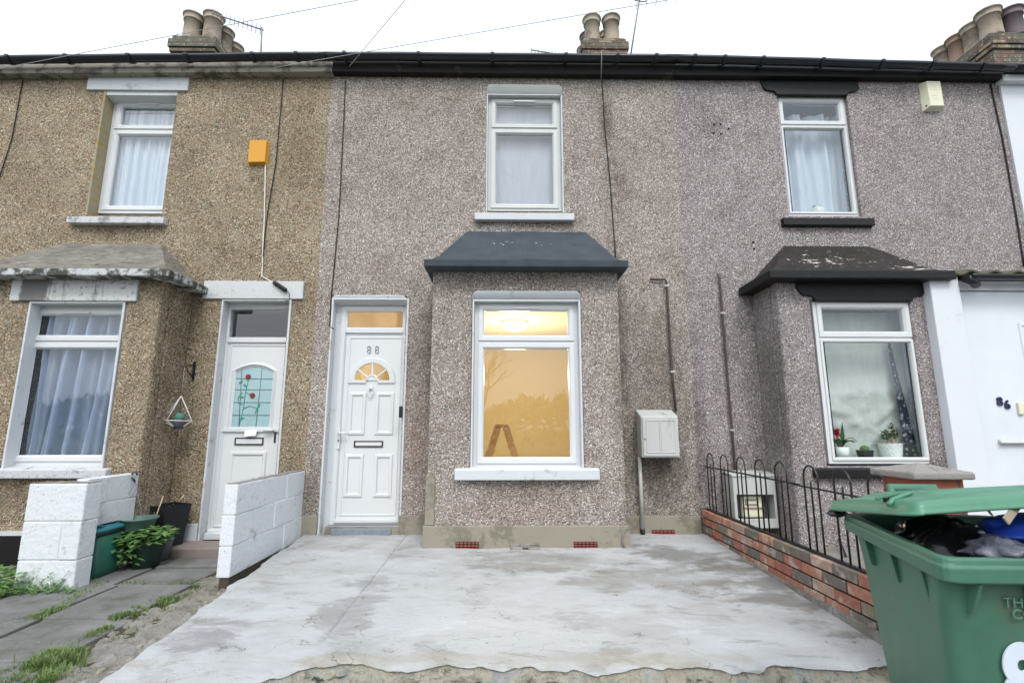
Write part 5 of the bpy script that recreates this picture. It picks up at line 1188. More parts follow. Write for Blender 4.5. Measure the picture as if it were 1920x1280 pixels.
# ------------------------------------------------------------------ left front garden: painted block walls, bins, pots
def block_wall(x0, x1, y0, y1, z0, z1, along='y', course=.215, blk=.45, seed=1, cap=True):
    """one mesh: painted blocks with slightly uneven faces and shallow joints"""
    random.seed(seed); mb = MB(); nz = max(1, round((z1 - z0) / course)); h = (z1 - z0) / nz
    a, b = (y0, y1) if along == 'y' else (x0, x1)
    mb.box(x0 + .006, x1 - .006, y0 + .006, y1 - .006, z0, z1 - .008)
    for k in range(nz):
        p = a; off = blk * (.5 if k % 2 else 1); first = True
        while p < b - .01:
            L = off if first else blk; first = False; e = min(b, p + L); j = .0018; d = random.uniform(-.004, .004); d2 = random.uniform(-.004, .004)
            if b - e < .06: e = b
            if along == 'y': mb.box(x0 + d, x1 + d2, p + j * (p > a), e - j * (e < b), z0 + h * k + j, z0 + h * (k + 1) - j + random.uniform(-.003, .002))
            else: mb.box(p + j * (p > a), e - j * (e < b), y0 + d, y1 + d2, z0 + h * k + j, z0 + h * (k + 1) - j)
            p = e
    return mb
mb = block_wall(-2.145, -2.045, 3.98, 5.29, .25, .925, seed=4)
t = thing('block_wall', (-2.1, 4.0, .2), 'low white painted block wall between the left path and the pale concrete yard', 'wall')
build(mb, 'blockwork', 'block_paint', t, bevel=.007); mb = MB()
for k in range(40): y0 = 3.99 + 1.28 * k / 40; mb.box(-2.14 + .012 * random.random(), -2.05 - .012 * random.random(), y0, y0 + .033, .9215, .928 + random.uniform(0, .006))
build(mb, 'mossy_top', 'coping', t)
build(MB().box(-2.130, -2.055, 3.99, 5.28, .12, .249), 'footing', 'soil', t, bevel=.01)
mb = block_wall(-3.70, -3.255, 4.06, 4.22, .08, .925, 'x', .26, .6, 6)
b2 = block_wall(-3.475, -3.375, 4.2205, 4.79, .1, .945, 'y', .21, .42, 9)
t = thing('block_wall', (-3.45, 4.1, .1), 'white painted block wall with a broad end pier in front of the left bay', 'wall')
build(mb, 'end_pier', 'block_paint', t, bevel=.009); build(b2, 'blockwork', 'block_paint', t, bevel=.007)
mb = MB()
for k in range(14): x0 = -3.69 + .43 * k / 14; mb.box(x0, x0 + .031, 4.066 + .01 * random.random(), 4.214 - .01 * random.random(), .918, .925 + random.uniform(.001, .008))
build(mb, 'mossy_top', 'coping', t)
# doorstep slab
mb = MB().hull8([(-3.2, 4.99, .13), (-2.16, 4.99, .13), (-2.16, 5.29, .13), (-3.2, 5.29, .13)], [(-3.2, 4.99, .235), (-2.16, 4.99, .235), (-2.16, 5.29, .245), (-3.2, 5.29, .245)])
tag(build(mb, 'doorstep', 'step', bevel=.01), 'worn brown concrete step below the rose glass door', 'doorstep')
# recycling caddy
_xr = ax(238, 1000, 4.62); c = V(((_xr - 3.365) / 2, 4.46, .152)); t = thing('recycling_caddy', c, 'dark green caddy bin with teal lid beside the white pier', 'bin')
hw, hd = (_xr + 3.365) / 2 / 1.05, .16
def rr(hw, hd, r, n=4): return [(sx * (hw - r) + r * cos(a), sy * (hd - r) + r * sin(a)) for sx, sy, a0 in ((1, -1, -pi / 2), (1, 1, 0), (-1, 1, pi / 2), (-1, -1, pi)) for a in [a0 + pi / 2 * k / n for k in range(n + 1)]]
def loft(mb, c, secs, rot=0, smooth=True, cap0=True, cap1=True):
    cr, sr = cos(rot), sin(rot); k = len(secs[0][0]); vs = []
    for pts, z in secs: vs += [V(c) + V((x * cr - y * sr, x * sr + y * cr, z)) for x, y in pts]
    mb.add(vs, [(j * k + i, j * k + (i + 1) % k, (j + 1) * k + (i + 1) % k, (j + 1) * k + i) for j in range(len(secs) - 1) for i in range(k)], smooth)
    if cap0: mb.add(vs[:k], [tuple(range(k))[::-1]])
    if cap1: mb.add(vs[-k:], [tuple(range(k))])
    return mb
build(loft(MB(), c, [(rr(hw * .82, hd * .82, .03), 0), (rr(hw * .84, hd * .84, .03), .05), (rr(hw * .845, hd * .845, .03), .055), (rr(hw * .97, hd * .97, .035), .335)]), 'body', 'caddy_green', t)
build(loft(MB(), c, [(rr(hw * 1.04, hd * 1.04, .04), .325), (rr(hw * 1.05, hd * 1.05, .04), .355), (rr(hw * .99, hd * .99, .035), .356)]), 'rim', 'pot_black', t)
lid = build(loft(MB(), c, [(rr(hw * 1.06, hd * 1.06, .045), .357), (rr(hw * 1.06, hd * 1.06, .045), .372), (rr(hw * .93, hd * .93, .04), .385), (rr(hw * .55, hd * .7, .04), .393), (rr(hw * .5, hd * .65, .04), .408), (rr(hw * .3, hd * .5, .03), .412)]), 'lid', 'teal', t)
build(MB().tube([c + V((-hw, -hd * 1.1, .34)), c + V((0, -hd * 1.18, .318)), c + V((hw, -hd * 1.1, .34))], .007, 8), 'handle', 'pot_black', t)
# leafy plants
def foliage(mb, c, r, h, n, L, W, seed, flat=.6, trail=0):
    random.seed(seed)
    for k in range(n):
        a = random.uniform(0, 2 * pi); q = random.random() ** .5; p = V(c) + V((cos(a) * r * q, sin(a) * r * q, h * random.random() ** .8 * (1 - .4 * q)))
        if trail and random.random() < trail: p.z -= random.uniform(.05, .3); p += V((cos(a), sin(a), 0)) * r * .35
        b = a + random.uniform(-.7, .7); mb.leaf(p, (cos(b), sin(b), random.uniform(-.2, 1) * flat), (0, 0, 1), L * random.uniform(.6, 1.25), W * random.uniform(.7, 1.2), random.uniform(.05, .4))
    return mb
c = V((ax(272, 1030, 4.7), 4.72, .152)); t = thing('potted_plant', c, 'leafy green plant spilling from a ridged dark green pot by the path', 'pot plant')
pf = [(0, 0), (.105, 0), (.112, .05), (.117, .052), (.122, .1), (.127, .102), (.133, .15), (.138, .152), (.148, .2), (.158, .202), (.158, .225), (.148, .225), (.14, .2), (0, .195)]
build(MB().lathe(c, pf, 28), 'pot', 'pot_green', t)
mb = foliage(MB(), c + V((-.01, -.03, .2)), .18, .15, 210, .085, .06, 21); foliage(mb, c + V((-.11, -.10, .05)), .13, .22, 150, .07, .042, 22, .3); build(mb, 'leaves', 'leaf', t)
mb = MB(); random.seed(5)
for k in range(14): a = random.uniform(0, 6.28); mb.tube([c + V((0, 0, .19)), c + V((cos(a) * .07, sin(a) * .07, .26)), c + V((cos(a) * .15, sin(a) * .15, .27))], .003, 5)
build(mb, 'stem', 'moss', t)
c = V((ax(300, 1010, 4.95), 4.97, .152)); tag(build(MB().lathe(c, [(0, 0), (.085, 0), (.1, .255), (.105, .262), (.098, .268), (.09, .25), (0, .24)], 24), 'plant_pot', 'pot_grey'), 'plain grey cylindrical pot behind the leafy green plant', 'pot')
# hanging basket hooked on the wall top
hk = at(251, 886, 4.72); bc = V((ax(258, 975, 4.72), 4.72, az(258, 972, 4.72))); t = thing('hanging_basket', bc + V((0, 0, -.13)), 'empty grey-green hanging basket with its hook over the white block wall', 'hanging basket')
build(MB().lathe(bc, [(0, -.13), (.08, -.125), (.125, -.08), (.148, -.005), (.16, 0), (.16, .012), (.148, .012), (.138, -.01), (.11, -.08), (0, -.11)], 30), 'bowl', 'basket_green', t)
hp = at(252, 900, 4.72)
build(MB().tube([at(258, 890, 4.7), at(256, 886, 4.7), at(251, 885, 4.7), at(246, 889, 4.7), at(246, 895, 4.7), at(251, 898, 4.7), at(253, 903, 4.7)], .0085, 8), 'hook', 'black_iron', t)
for k in range(3): a = R(200 + 120 * k); build(MB().tube([at(253, 903, 4.7), bc + V((cos(a) * .155, sin(a) * .155, .005))], .0028, 5), 'hanger_wire', 'cable_grey', t)
# tall black planter
pc = V((ax(315, 970, 5.1), 5.1, .2)); t = thing('planter', pc, 'tall square black planter against the tan wall left of the doorstep', 'planter')
sq = lambda s: [(s, 0), (0, s), (-s, 0), (0, -s)]
mb = loft(MB(), pc + V((0, 0, -.04)), [(sq(.135), 0), (sq(.19), .46)], R(22), False, True, False); loft(mb, pc + V((0, 0, -.04)), [(sq(.178), .46), (sq(.17), .36)], R(22), False, False, True)
build(mb, 'body', 'pot_black', t, bevel=.006)
build(loft(MB(), pc, [(sq(.166), .325), (sq(.166), .335)], R(22), False), 'earth', 'soil', t)
mb = foliage(MB(), pc + V((0, 0, .33)), .1, .1, 26, .05, .02, 31); mb.leaf(pc + V((-.03, -.16, .38)), (.1, -.4, -1), (0, -1, 0), .09, .03, 0); build(mb, 'leaves', 'leaf_dark', t)
mb = MB().tube([at(289, 978, 4.9), at(306, 930, 5.0)], .006, 6); tag(build(mb, 'cane', 'cane'), 'pale bamboo cane leaning on the tall black planter', 'cane')
mb = MB().tube([at(336, 938, 5.08), at(345, 928, 5.1)], .007, 6); build(mb, 'cane', 'cane', t)

# weeds, plants and grass on the left
c = V((-3.86, 3.95, .1)); mb = foliage(MB(), c, .26, .26, 420, .07, .04, 41, .8)
tag(build(mb, 'leafy_weed', 'leaf'), 'clump of leafy green weeds at the far left below the bay', 'weed')
c = V((-4.05, 3.5, .1)); mb = foliage(MB(), c, .22, .2, 240, .07, .035, 43, .8)
tag(build(mb, 'leafy_weed', 'leaf'), 'low leafy weed at the left edge in front of the white pier', 'weed')
def tuft_weed(p, n, h, seed, mb):
    random.seed(seed)
    for k in range(n):
        a = random.uniform(0, 6.28); q = V(p) + V((random.gauss(0, .04), random.gauss(0, .03), 0)); top = q + V((cos(a) * h * .4, sin(a) * h * .4, h * random.uniform(.5, 1)))
        mb.tube([q, q.lerp(top, .6) + V((0, 0, h * .1)), top], .0018, 4, False)
        for j in range(4): b = random.uniform(0, 6.28); mb.leaf(q.lerp(top, random.uniform(.3, 1)), (cos(b), sin(b), .5), (0, 0, 1), random.uniform(.02, .045), .016, .2)
mb = MB()
for k in range(12): tuft_weed((-3.66 + .037 * k, 4.01 + random.uniform(-.03, .03), .11), 7, .1 + .08 * (k in (2, 3, 8)), 50 + k, mb)
tag(build(mb, 'creeping_weeds', 'leaf'), 'strip of small weeds growing along the foot of the white pier', 'weeds', kind='stuff')
def grass():
    mb = MB(); random.seed(77)
    def blades(p, q, n, w, h0, h1):
        p, q = V(p), V(q); d = (q - p); s = V((-d.y, d.x, 0)).normalized()
        h0, h1 = h0 * .75, h1 * .8
        for k in range(int(n * .62)):
            u = random.random(); dens = noise.noise(V((p.lerp(q, u).x * 5, p.lerp(q, u).y * 5, 0)))
            if dens < -.15 and random.random() < .8: continue
            b = p.lerp(q, u) + s * random.gauss(0, w); h = random.uniform(h0, h1) * (1 + .8 * dens); a = random.uniform(0, 6.28); ln = V((cos(a), sin(a), 0)) * h * random.uniform(.2, .8); sd = V((-sin(a), cos(a), 0)) * random.uniform(.002, .0038)
            mb.add([b - sd, b + sd, b + ln * .4 + V((0, 0, h * .65)) + sd * .7, b + ln * .4 + V((0, 0, h * .65)) - sd * .7, b + ln + V((0, 0, h * random.uniform(.6, 1)))], [(0, 1, 2, 3), (3, 2, 4)])
    z = .14
    def g(px, py): return atz(px, py, z)
    blades(g(0, 1182), g(120, 1140), 900, .035, .02, .055); blades(g(95, 1150), g(190, 1090), 500, .03, .015, .045)
    blades(g(200, 1092), g(440, 1098), 700, .025, .01, .035); blades(g(205, 1160), g(80, 1163), 120, .012, .006, .015)
    blades(g(260, 1145), g(395, 1100), 1500, .045, .02, .06); blades(g(205, 1165), g(260, 1150), 500, .025, .02, .05)
    blades(g(135, 1210), g(205, 1178), 700, .025, .02, .055); blades(g(60, 1262), g(140, 1225), 1900, .05, .03, .09); blades(g(95, 1290), g(125, 1240), 1300, .035, .03, .09)
    blades(g(0, 1262), g(90, 1258), 500, .03, .02, .05); blades(g(285, 1050), g(345, 1030), 260, .02, .008, .02); blades(g(225, 1085), g(300, 1048), 200, .015, .008, .02)
    blades(g(0, 1290), g(60, 1262), 300, .04, .02, .06); blades(g(300, 1066), g(420, 1064), 120, .012, .006, .014)
    blades(g(70, 1275), g(390, 1098), 700, .09, .008, .03); blades(g(300, 1140), g(420, 1085), 260, .06, .01, .035)
    blades((-4.6, 2.9, .1), (-3.8, 3.7, .1), 1500, .14, .02, .07)
    tag(build(mb, 'grass', 'grass', weld=False), 'short green grass growing in the joints of the left path', 'grass', kind='stuff')
grass()
mb = MB(); random.seed(9)
for k in range(90):
    y = random.uniform(2.3, 4.3); xr = -1.86 - .17 * max(0, (y - 2.6) / 2.8); p = V((xr + random.gauss(-.06, .05), y, .165)); r = random.uniform(.006, .022)
    mb.hull8([p + V((-r, -r, -.01)), p + V((r, -r * .7, -.01)), p + V((r * .8, r, -.01)), p + V((-r * .7, r * .8, -.01))], [p + V((-r * .6, -r * .5, r)), p + V((r * .5, -r * .5, r * .9)), p + V((r * .4, r * .6, r * 1.1)), p + V((-r * .5, r * .4, r * .8))])
for k in range(230):
    x = random.uniform(-1.9, 2.0); q = min(1, max(0, (-.95 - x) / .55)); y = 2.60 - .36 * q * q * (3 - 2 * q) - random.uniform(0, .10); p = V((x, y, random.uniform(.0, .16))); r = random.uniform(.012, .05) * (1 if random.random() < .4 else .6); jit = lambda: random.uniform(.6, 1.15)
    mb.hull8([p + V((-r * jit(), -r * jit(), -r * .5)), p + V((r * jit(), -r * jit(), -r * .5)), p + V((r * jit(), r, -r * .5)), p + V((-r * jit(), r, -r * .5))], [p + V((-r * jit() * .7, -r * .6 * jit(), r * .6)), p + V((r * .7 * jit(), -r * .5, r * .5 * jit())), p + V((r * .6, r, r * .6 * jit())), p + V((-r * .6 * jit(), r, r * .5))])
tag(build(mb, 'rubble', 'broken', bevel=.004), 'loose crumbs of broken concrete along the ragged edge of the yard', 'rubble', kind='stuff')

# ------------------------------------------------------------------ low brick wall, pier and hooped railing on the right
wx0, wx1 = 2.025, 2.13; wz = az(1318, 956, 5.25)
rows = 4; zb = wz - .30
t = thing('brick_wall', (2.07, 4, .2), 'low wall of mixed red and grey bricks along the right side of the yard', 'wall')
mb = MB(); random.seed(15); mb.box(wx0 + .008, wx1 - .008, 2.57, 5.285, .05, wz - .006)
build(MB().box(wx0 + .012, wx1 - .007, 2.57, 5.28, .05, wz - .004), 'mortar', plain('dark_mortar', (46, 42, 38), .95, .2, 30, .5), t)
BR = [plain('red_stock_brick', (148, 96, 80), .88, .22, 26, .6), plain('orange_stock_brick', (158, 110, 90), .88, .22, 26, .6), plain('grey_stock_brick', (108, 100, 92), .9, .2, 26, .6), plain('buff_pink_brick', (160, 132, 118), .9, .2, 22, .6), plain('mossy_brick', (118, 108, 92), .92, .25, 18, .6)]
for k, b_ in enumerate(BR):
    tt = b_.node_tree  # pale mortar smears on the brick faces
    pr = [n for n in tt.nodes if n.type == 'BSDF_PRINCIPLED'][0]; src = pr.inputs['Base Color'].links[0].from_socket
    nn_ = tt.nodes.new('ShaderNodeTexNoise'); nn_.inputs['Scale'].default_value = 9 + k; nn_.inputs['Detail'].default_value = 6; ge = tt.nodes.new('ShaderNodeNewGeometry'); tt.links.new(ge.outputs['Position'], nn_.inputs['Vector'])
    mr = tt.nodes.new('ShaderNodeMapRange'); mr.interpolation_type = 'SMOOTHSTEP'; mr.inputs[1].default_value = .52; mr.inputs[2].default_value = .7; mr.inputs[4].default_value = .55; tt.links.new(nn_.outputs[0], mr.inputs[0])
    mx = tt.nodes.new('ShaderNodeMix'); mx.data_type = 'RGBA'; tt.links.new(mr.outputs[0], mx.inputs[0]); tt.links.new(src, mx.inputs[6]); mx.inputs[7].default_value = lin((196, 186, 174)); tt.links.new(mx.outputs[2], pr.inputs['Base Color'])
sets = [MB() for _ in BR]
for r_ in range(5):
    y = 5.285; first = True; z1 = wz - r_ * .075; z0 = z1 - .063; last = -1
    while y > 2.59:
        L = (.105 if (first and r_ % 2) else .215); first = False; y0 = max(2.575, y - L); pool = (0, 0, 1, 1, 1, 3, 2, 2, 4) if r_ < 3 else (0, 1, 3, 3, 3, 2); k = random.choice(pool)
        while k == last and random.random() < .7: k = random.choice(pool)
        last = k
        d = random.uniform(-.003, .004); sets[k].box(wx0 + d, wx1, y0, y, z0, z1 + random.uniform(-.002, .002)); y = y0 - .013
for s_, b_ in zip(sets, BR):
    if s_.v: build(s_, 'brickwork', b_, t, bevel=.004)
# pier
pz1 = az(1622, 890, 2.56)
t = thing('brick_pier', (1.99, 2.44, 0), 'red brick pier with grey pyramid coping standing behind the green wheelie bin', 'pier')
build(MB().box(1.89, 2.105, 2.325, 2.54, 0, pz1), 'brickwork', 'pier_brick', t, bevel=.004)
cz = pz1 + .001; X0, X1, Y0, Y1 = 1.855, 2.14, 2.295, 2.575
mb = MB().add([(X0, Y0, cz), (X1, Y0, cz), (X1, Y1, cz), (X0, Y1, cz), (X0, Y0, cz + .032), (X1, Y0, cz + .032), (X1, Y1, cz + .032), (X0, Y1, cz + .032), ((X0 + X1) / 2, (Y0 + Y1) / 2, cz + .068)], [(0, 3, 2, 1), (0, 1, 5, 4), (1, 2, 6, 5), (2, 3, 7, 6), (3, 0, 4, 7), (4, 5, 8), (5, 6, 8), (6, 7, 8), (7, 4, 8)])
build(mb, 'coping', 'coping', t, bevel=.008)
# railing
rx = 2.075; rz = az(1320, 875, 5.2); t = thing('railing', (rx, 4, wz), 'black hoop-topped iron railing standing on the low brick wall', 'railing')
build(MB().box(rx - .016, rx + .016, 2.6, 5.28, wz + .002, wz + .018), 'bottom_rail', 'black_iron', t, bevel=.003)
mb = MB().box(rx - .012, rx + .012, 3.60, 5.28, rz - .005, rz + .006); mb.box(rx - .012, rx + .012, 2.6, 3.66, rz - .012, rz - .002)
build(mb, 'top_rail', 'black_iron', t, bevel=.002)
hw = .078
for yc in (5.12, 4.80, 4.46, 4.13, 3.82, 3.45, 3.13, 2.83):
    pts = [(rx, yc - hw, wz + .018), (rx, yc - hw, rz + .06)] + [(rx, yc - hw * cos(pi * k / 12), rz + .06 + hw * sin(pi * k / 12)) for k in range(1, 12)] + [(rx, yc + hw, rz + .06), (rx, yc + hw, wz + .018)]
    build(MB().tube(pts, .0065, 8), 'hoop', 'black_iron', t)
    build(MB().tube([(rx, yc, wz + .018), (rx, yc, rz + .025), (rx, yc, rz + .04)], [.0065, .0065, .002], 8), 'bar', 'black_iron', t)

# ------------------------------------------------------------------ wheelie bin with rubbish
bo = V((1.44, 1.72, 0)); t = thing('wheelie_bin', bo, 'large green wheelie bin with its lid ajar over black rubbish bags', 'bin')
RZ = 1.025
def quad(fl, fr, br, bl, r=.05, n=5):
    """rounded quadrilateral from its four corners (front-left, front-right, back-right, back-left)"""
    P = [V((*p, 0)) for p in (fl, fr, br, bl)]; out = []
    for i in range(4):
        a, b, c = P[i - 1], P[i], P[(i + 1) % 4]; u = (a - b).normalized(); v = (c - b).normalized()
        p0, p1 = b + u * r, b + v * r
        for k in range(n + 1):
            s = k / n; q = p0 * (1 - s) ** 2 + b * 2 * s * (1 - s) + p1 * s * s; out.append((q.x, q.y))
    return out
top = [(1.105, 1.315), (1.745, 1.285), (1.86, 1.96), (1.325, 2.03)]
def shrink(pts, d, df=None):
    cx = sum(p[0] for p in pts) / 4; cy = sum(p[1] for p in pts) / 4; out = []
    for x, y in pts: out.append((x + (d if x < cx else -d), y + ((df if df is not None else d) if y < cy else -d)))
    return out
secs = [(quad(*shrink(top, .095, .15)), .06), (quad(*shrink(top, .09, .14)), .09), (quad(*shrink(top, .035, .055)), .88), (quad(*shrink(top, .03, .045)), .94), (quad(*shrink(top, .028, .04)), RZ - .03)]
b_ = build(loft(MB(), (0, 0, 0), secs, 0, True, True, False), 'body', 'bin_green', t)
secs = [(quad(*shrink(top, .012)), RZ - .062), (quad(*top), RZ - .058), (quad(*top), RZ - .022), (quad(*shrink(top, .006)), RZ - .016), (quad(*shrink(top, .008)), RZ - .002), (quad(*shrink(top, .014)), RZ), (quad(*shrink(top, .04)), RZ - .004), (quad(*shrink(top, .05)), RZ - .03), (quad(*shrink(top, .055, .075)), RZ - .10)]
build(loft(MB(), (0, 0, 0), secs, 0, False, False, False), 'rim', 'bin_green', t, bevel=.004)
for y in (1.452, 1.635, 1.83):
    x = 1.105 + (y - 1.315) * .307; mb = MB().prism([(x + .006, RZ - .062), (x + .06, RZ - .062), (x + .055, RZ - .15), (x + .022, RZ - .145)], y - .004, y + .004); build(mb, 'rib', 'bin_green', t)
for x in (1.2, 1.34, 1.48, 1.62): mb = MB().add([(x - .005, 1.318, RZ - .062), (x + .005, 1.318, RZ - .062), (x + .005, 1.36, RZ - .062), (x - .005, 1.36, RZ - .062), (x - .005, 1.352, RZ - .14), (x + .005, 1.352, RZ - .14), (x + .005, 1.366, RZ - .14), (x - .005, 1.366, RZ - .14)], [(0, 1, 2, 3), (4, 7, 6, 5), (0, 4, 5, 1), (1, 5, 6, 2), (2, 6, 7, 3), (3, 7, 4, 0)]); build(mb, 'rib', 'bin_green', t)
# front lettering: a white 8 and worn embossed words
def fz(z, x=1.24): return 1.315 + .045 + (.94 - z) * .105 - .004 - .047 * (x - 1.105)
tl = math.atan(.105)
p = at(1903, 1241, 1.37); letter('numeral', '8', .235, .004, 'numeral_white', t, (ax(1911, 1278, 1.381), fz(az(1911, 1278, 1.381), 1.26) - .001, az(1911, 1278, 1.381)), .010, -.047, .82, tl)
zw = az(1880, 1126, 1.366); letter('lettering', 'THURROCK', .034, .003, 'bin_text', t, (ax(1856, 1124, 1.366) + .125, fz(zw, ax(1856, 1124, 1.366) + .125) + .001, zw), 0, -.047, 1.15, tl)
zw = az(1880, 1148, 1.368); letter('lettering', 'COUNCIL', .034, .003, 'bin_text', t, (ax(1883, 1146, 1.368) + .092, fz(zw, ax(1883, 1146, 1.368) + .092) + .001, zw), 0, -.047, 1.15, tl)
# wheels and axle
for x in (1.42, 1.86):
    mb = MB(); w_ = MB().lathe((0, 0, 0), [(0, -.022), (.06, -.022), (.075, -.03), (.098, -.026), (.1, -.01), (.1, .01), (.098, .026), (.075, .03), (.06, .022), (0, .022)], 24)
    for v in w_.v: v.xyz = (x + v.z, 2.0 + v.x, .1 + v.y)
    build(w_, 'wheel', 'pot_black', t)
# lid: hinged along the back, raised at the front by the bags
def lidpt(u, v, h):
    """u across, v from hinge (0) to front (1), h height above lid plane"""
    hx0, hx1 = V((1.285, 2.03, RZ + .034)), V((1.93, 2.0, RZ + .05)); f0, f1 = V((1.125, 1.42, RZ + .112)), V((1.80, 1.40, RZ + .155))
    return (hx0.lerp(hx1, u)).lerp(f0.lerp(f1, u), v) + V((0, 0, h))
mb = MB(); nu, nv = 40, 26
def lh(u, v):
    e = min(u, 1 - u, (1 - v) * 1.1, v + .04); s = min(1, max(0, e / .035)); s = s * s * (3 - 2 * s)
    e2 = min(u, 1 - u, (1 - v), v + .02); p = min(1, max(0, (e2 - .14) / .05)); p = p * p * (3 - 2 * p)
    return -.022 + .032 * s + .011 * p + .018 * (1 - (2 * u - 1) ** 4) * (1 - (2 * v - 1) ** 4)
us = [0, .003, .01, .02, .03, .05, .08, .11, .13, .15, .17, .19, .22, .3, .4, .5, .6, .7, .78, .81, .83, .85, .87, .9, .93, .96, .975, .985, .993, 1]
vs_ = [0, .01, .03, .06, .1, .13, .16, .2, .3, .4, .5, .6, .7, .78, .81, .83, .85, .87, .9, .93, .95, .965, .975, .985, .993, 1]
for v in vs_:
    for u in us:
        uu = u; vv = v
        # round the corners in plan
        if v > .88: q = ((v - .88) / .12); c_ = .055 * (1 - math.sqrt(max(0, 1 - q * q))); uu = c_ + (1 - 2 * c_) * u
        mb.v.append(lidpt(uu, vv, lh(u, v)))
K = len(us)
for j in range(len(vs_) - 1):
    for i in range(K - 1): a = j * K + i; mb.f.append([a, a + 1, a + K + 1, a + K]); mb.sm.append(True)
ld = build(mb, 'lid', 'lid_green', t); s = ld.modifiers.new('s', 'SOLIDIFY'); s.thickness = .006; s.offset = -1
# grip cut-out at the front-left corner and hinge handle at the back
g0 = lidpt(.03, .72, .014); g1 = lidpt(.16, .72, .03)
build(MB().tube([lidpt(.0, .80, -.0), lidpt(.03, .78, .016), lidpt(.1, .74, .026), lidpt(.15, .70, .03), lidpt(.13, .62, .03), lidpt(.03, .60, .016)], .007, 8), 'lid_grip', 'lid_green', ld)
build(MB().box(g0.x - .004, g0.x + .012, g0.y + .0, g0.y + .012, g0.z - .006, g0.z + .006), 'grip_slot', 'dark', ld)
mb = MB().tube([lidpt(.42, -.02, .0), lidpt(.42, -.07, .03), lidpt(.42, -.1, .055), lidpt(.70, -.1, .05), lidpt(.70, -.05, .0)], .016, 10); build(mb, 'handle', 'bin_green', t)
# rubbish
def blob(c, rx, ry, rz, amp, seed, n=48, m=28):
    mb = MB(); vs = []
    for j in range(m + 1):
        th = pi * j / m
        for i in range(n):
            ph = 2 * pi * i / n; d = V((sin(th) * cos(ph), sin(th) * sin(ph), cos(th)))
            k = 1 + amp * noise.noise(d * 2.2 + V((seed, 0, 0))) + amp * .55 * (1 - 2 * abs(noise.noise(d * 6 + V((0, seed, 0))))) * .6 + amp * .25 * noise.noise(d * 15)
            vs.append(V(c) + V((d.x * rx, d.y * ry, d.z * rz)) * k)
    return mb.add(vs, [(j * n + i, j * n + (i + 1) % n, (j + 1) * n + (i + 1) % n, (j + 1) * n + i) for j in range(m) for i in range(n)], True)
tag(build(blob((1.42, 1.62, .885), .155, .17, .15, .22, 1), 'bin_bag', 'bag_black'), 'shiny crumpled black bag at the front of the open wheelie bin', 'bin bag')
tag(build(blob((1.53, 1.80, .94), .16, .12, .10, .22, 4), 'bin_bag', 'bag_black'), 'black bag deep at the back of the wheelie bin under its lid', 'bin bag')
mb = blob((1.375, 1.34, 1.012), .05, .045, .022, .5, 9, 30, 16); blob_ = blob((1.35, 1.40, 1.022), .07, .07, .03, .5, 12, 30, 16); mb.add(blob_.v, blob_.f, True)
tag(build(mb, 'plastic_wrap', plain('grey_plastic_wrap', (66, 68, 80), .25, .5, 40, .8, 0, .6)), 'crumpled grey plastic wrap hanging over the front rim of the bin', 'plastic wrap')
mb = blob((1.315, 2.03, RZ - .006), .035, .022, .012, .5, 15, 24, 12); tag(build(mb, 'plastic_wrap', 'bag_black'), 'scrap of black plastic poking out at the back left corner of the bin', 'plastic wrap')
tag(build(blob((1.70, 1.62, 1.035), .16, .12, .045, .2, 20), 'plastic_bag', 'bag_blue'), 'bright blue plastic bag under the raised bin lid', 'plastic bag')
def strip(a, b, w_): a, b = V(a), V(b); d = (b - a); s_ = d.cross(V((0, -1, .2))).normalized() * w_; o = V((0, .006, 0)); return MB().hull8([a - s_, a + s_, a + s_ + o, a - s_ + o], [b - s_, b + s_, b + s_ + o, b - s_ + o])
tag(build(strip(at(1888, 977, 1.38), at(1918, 936, 1.47), .009), 'cardboard_strip', 'cardboard'), 'pale torn cardboard strip poking up beside the blue bag', 'cardboard')
tag(build(strip(at(1864, 968, 1.42), at(1844, 944, 1.47), .0035), 'cardboard_strip', 'cardboard'), 'thin dark-edged strip leaning left behind the grey plastic wrap', 'cardboard')

# ------------------------------------------------------------------ aerials and overhead wires
def yagi(base, top, a, b, n, el, label, hang=.09, refl=True):
    t = thing('tv_aerial', base, label, 'aerial'); build(MB().tube([base, top], .012, 8), 'mast', 'cable_grey', t)
    build(MB().tube([a, b], .010, 8), 'boom', 'cable_grey', t); a, b = V(a), V(b); mb = MB()
    for k in range(n): p = a.lerp(b, (k + .3) / n); mb.tube([p - V(el) * (1 + .3 * k / n), p + V(el) * (1 + .3 * k / n)], .0045, 5)
    build(mb, 'elements', 'cable_grey', t); return t
Y = 6.6
yagi(at(488, 130, Y), at(491, 52, Y), at(397, 25, Y), at(494, 57, Y), 12, (0, .0, .07), 'long yagi aerial on a short mast beside the left chimney')
Y = 7.4
yagi(at(1075, 125, Y), at(1075, 106, Y), at(995, 94, Y), at(1085, 108, Y), 14, (0, 0, .05), 'small yagi aerial just showing over the gutter left of the middle chimney')
Y = 7.2; bs, tp = at(1180, 120, Y), at(1202, -20, Y)
t = yagi(bs, tp, at(1190, 2, Y), at(1275, 10, Y) + V((0, -.3, .05)), 5, (.0, .13, -.07), 'tall aerial on a leaning mast right of the middle chimney')
build(MB().tube([at(1196, 0, Y), at(1203, 4, Y), at(1211, 3, Y), at(1213, -6, Y)], .008, 8), 'bracket_loop', 'cable_black', t)
def wire(a, b, label, sag=.06, r=.0034):
    a, b = V(a), V(b); pts = []
    for k in range(41): u = k / 40; p = a.lerp(b, u); p.z -= sag * 4 * u * (1 - u); pts.append(p)
    tag(build(MB().tube(pts, r, 6), 'telephone_wire', 'cable_pale'), label, 'wire')
def ext(pa, Ya, pb, Yb, k): a, b = at(*pa, Ya), at(*pb, Yb); return a, a + (b - a) * k
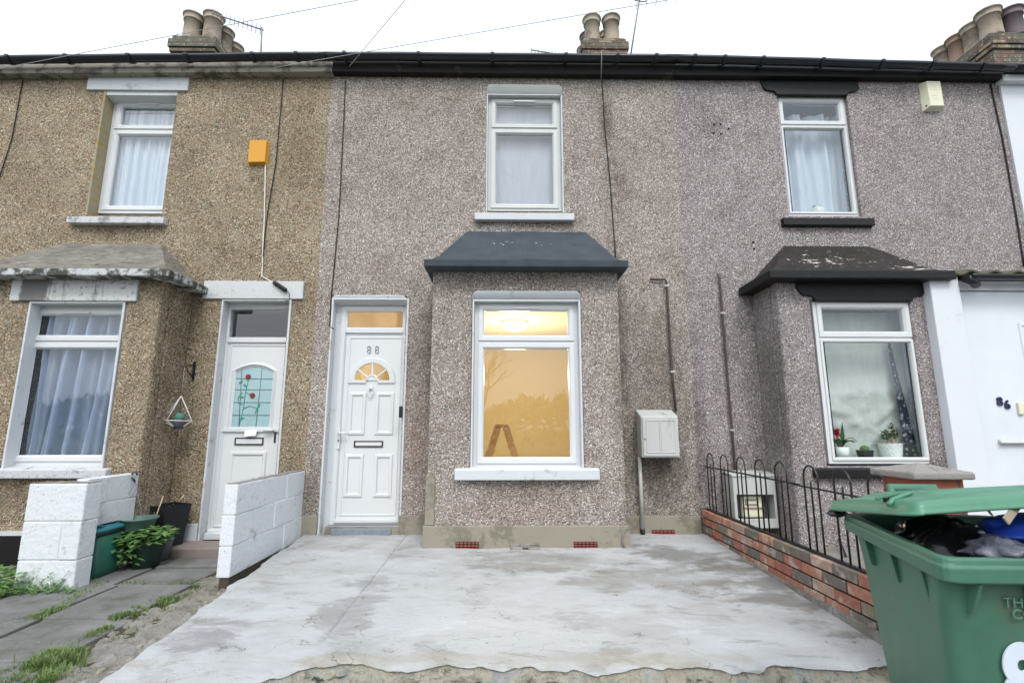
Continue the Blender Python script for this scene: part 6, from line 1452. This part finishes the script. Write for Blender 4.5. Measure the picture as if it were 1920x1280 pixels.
a, b = ext((-10, 131), 5.06, (675, 0), 4.5, 1.6); wire(a, b, 'grey wire crossing the sky above the left house from its gutter', .0)
a, b = ext((515, 127), 5.06, (1255, 0), 4.55, 1.8); wire(a, b, 'long grey wire crossing the sky above the middle house', .0)
a, b = ext((655, 125), 5.06, (760, 0), 4.2, 2.6); wire(a, b, 'short steep grey wire rising from the gutter above number 88', .0)

# ------------------------------------------------------------------ bare street trees across the road (seen in the window panes)
def bare_tree(base, h, seed, label):
    random.seed(seed); tr = MB(); br = MB()
    def grow(p, d, L, r, lev):
        q = p + d * L; m = p.lerp(q, .5) + V((random.gauss(0, .04), random.gauss(0, .04), 0)) * L; (tr if lev == 0 else br).tube([p, m, q], [r, r * .85, r * .68], 7 if lev < 2 else 4, False)
        if lev >= 5: return
        for k in range(3 if lev < 4 else 2):
            a = V((random.gauss(0, 1), random.gauss(0, 1), random.gauss(.35, .4))); nd = (d + a * (.48 if lev else .6)).normalized(); grow(q if k else m.lerp(q, .6), nd, L * random.uniform(.6, .8), r * random.uniform(.45, .62), lev + 1)
    grow(V(base), V((0, 0, 1)), h * .3, h * .03, 0)
    t = thing('bare_tree', base, label, 'tree'); build(tr, 'trunk', 'bark', t); build(br, 'crown', 'bark', t)
bare_tree((-5.6, -11, -.1), 9.5, 3, 'bare street tree across the road opposite the tan house')
bare_tree((5.5, -11.5, -.1), 10, 8, 'bare street tree across the road opposite the mauve-grey house')
bare_tree((-1.2, -16, -.1), 8, 12, 'smaller bare tree standing back across the road')

def treeline():
    mb = MB(); random.seed(31)
    for k in range(9000):
        x = random.uniform(-34, 34); top = 2.5 + 1.1 * noise.noise(V((x * .16, 0, 0))) + .7 * noise.noise(V((x * .6, 3, 0))); z = top * (1 - abs(random.gauss(0, .42)))
        if z < 0: continue
        p = V((x, -19 + random.uniform(-1.6, 1.6), z)); a = random.uniform(0, 6.28); mb.leaf(p, (cos(a), sin(a), random.uniform(.2, 1.6)), (random.uniform(-1, 1), random.uniform(-1, 1), .3), random.uniform(.35, .9), random.uniform(.08, .3), .1)
    tag(build(mb, 'distant_trees', 'hedge', weld=False), 'dark belt of bushes and trees across the road', 'trees', kind='stuff')
M['hedge'] = plain('dark_winter_bushes', (62, 60, 48), .95, .4, 3, .5)
treeline()
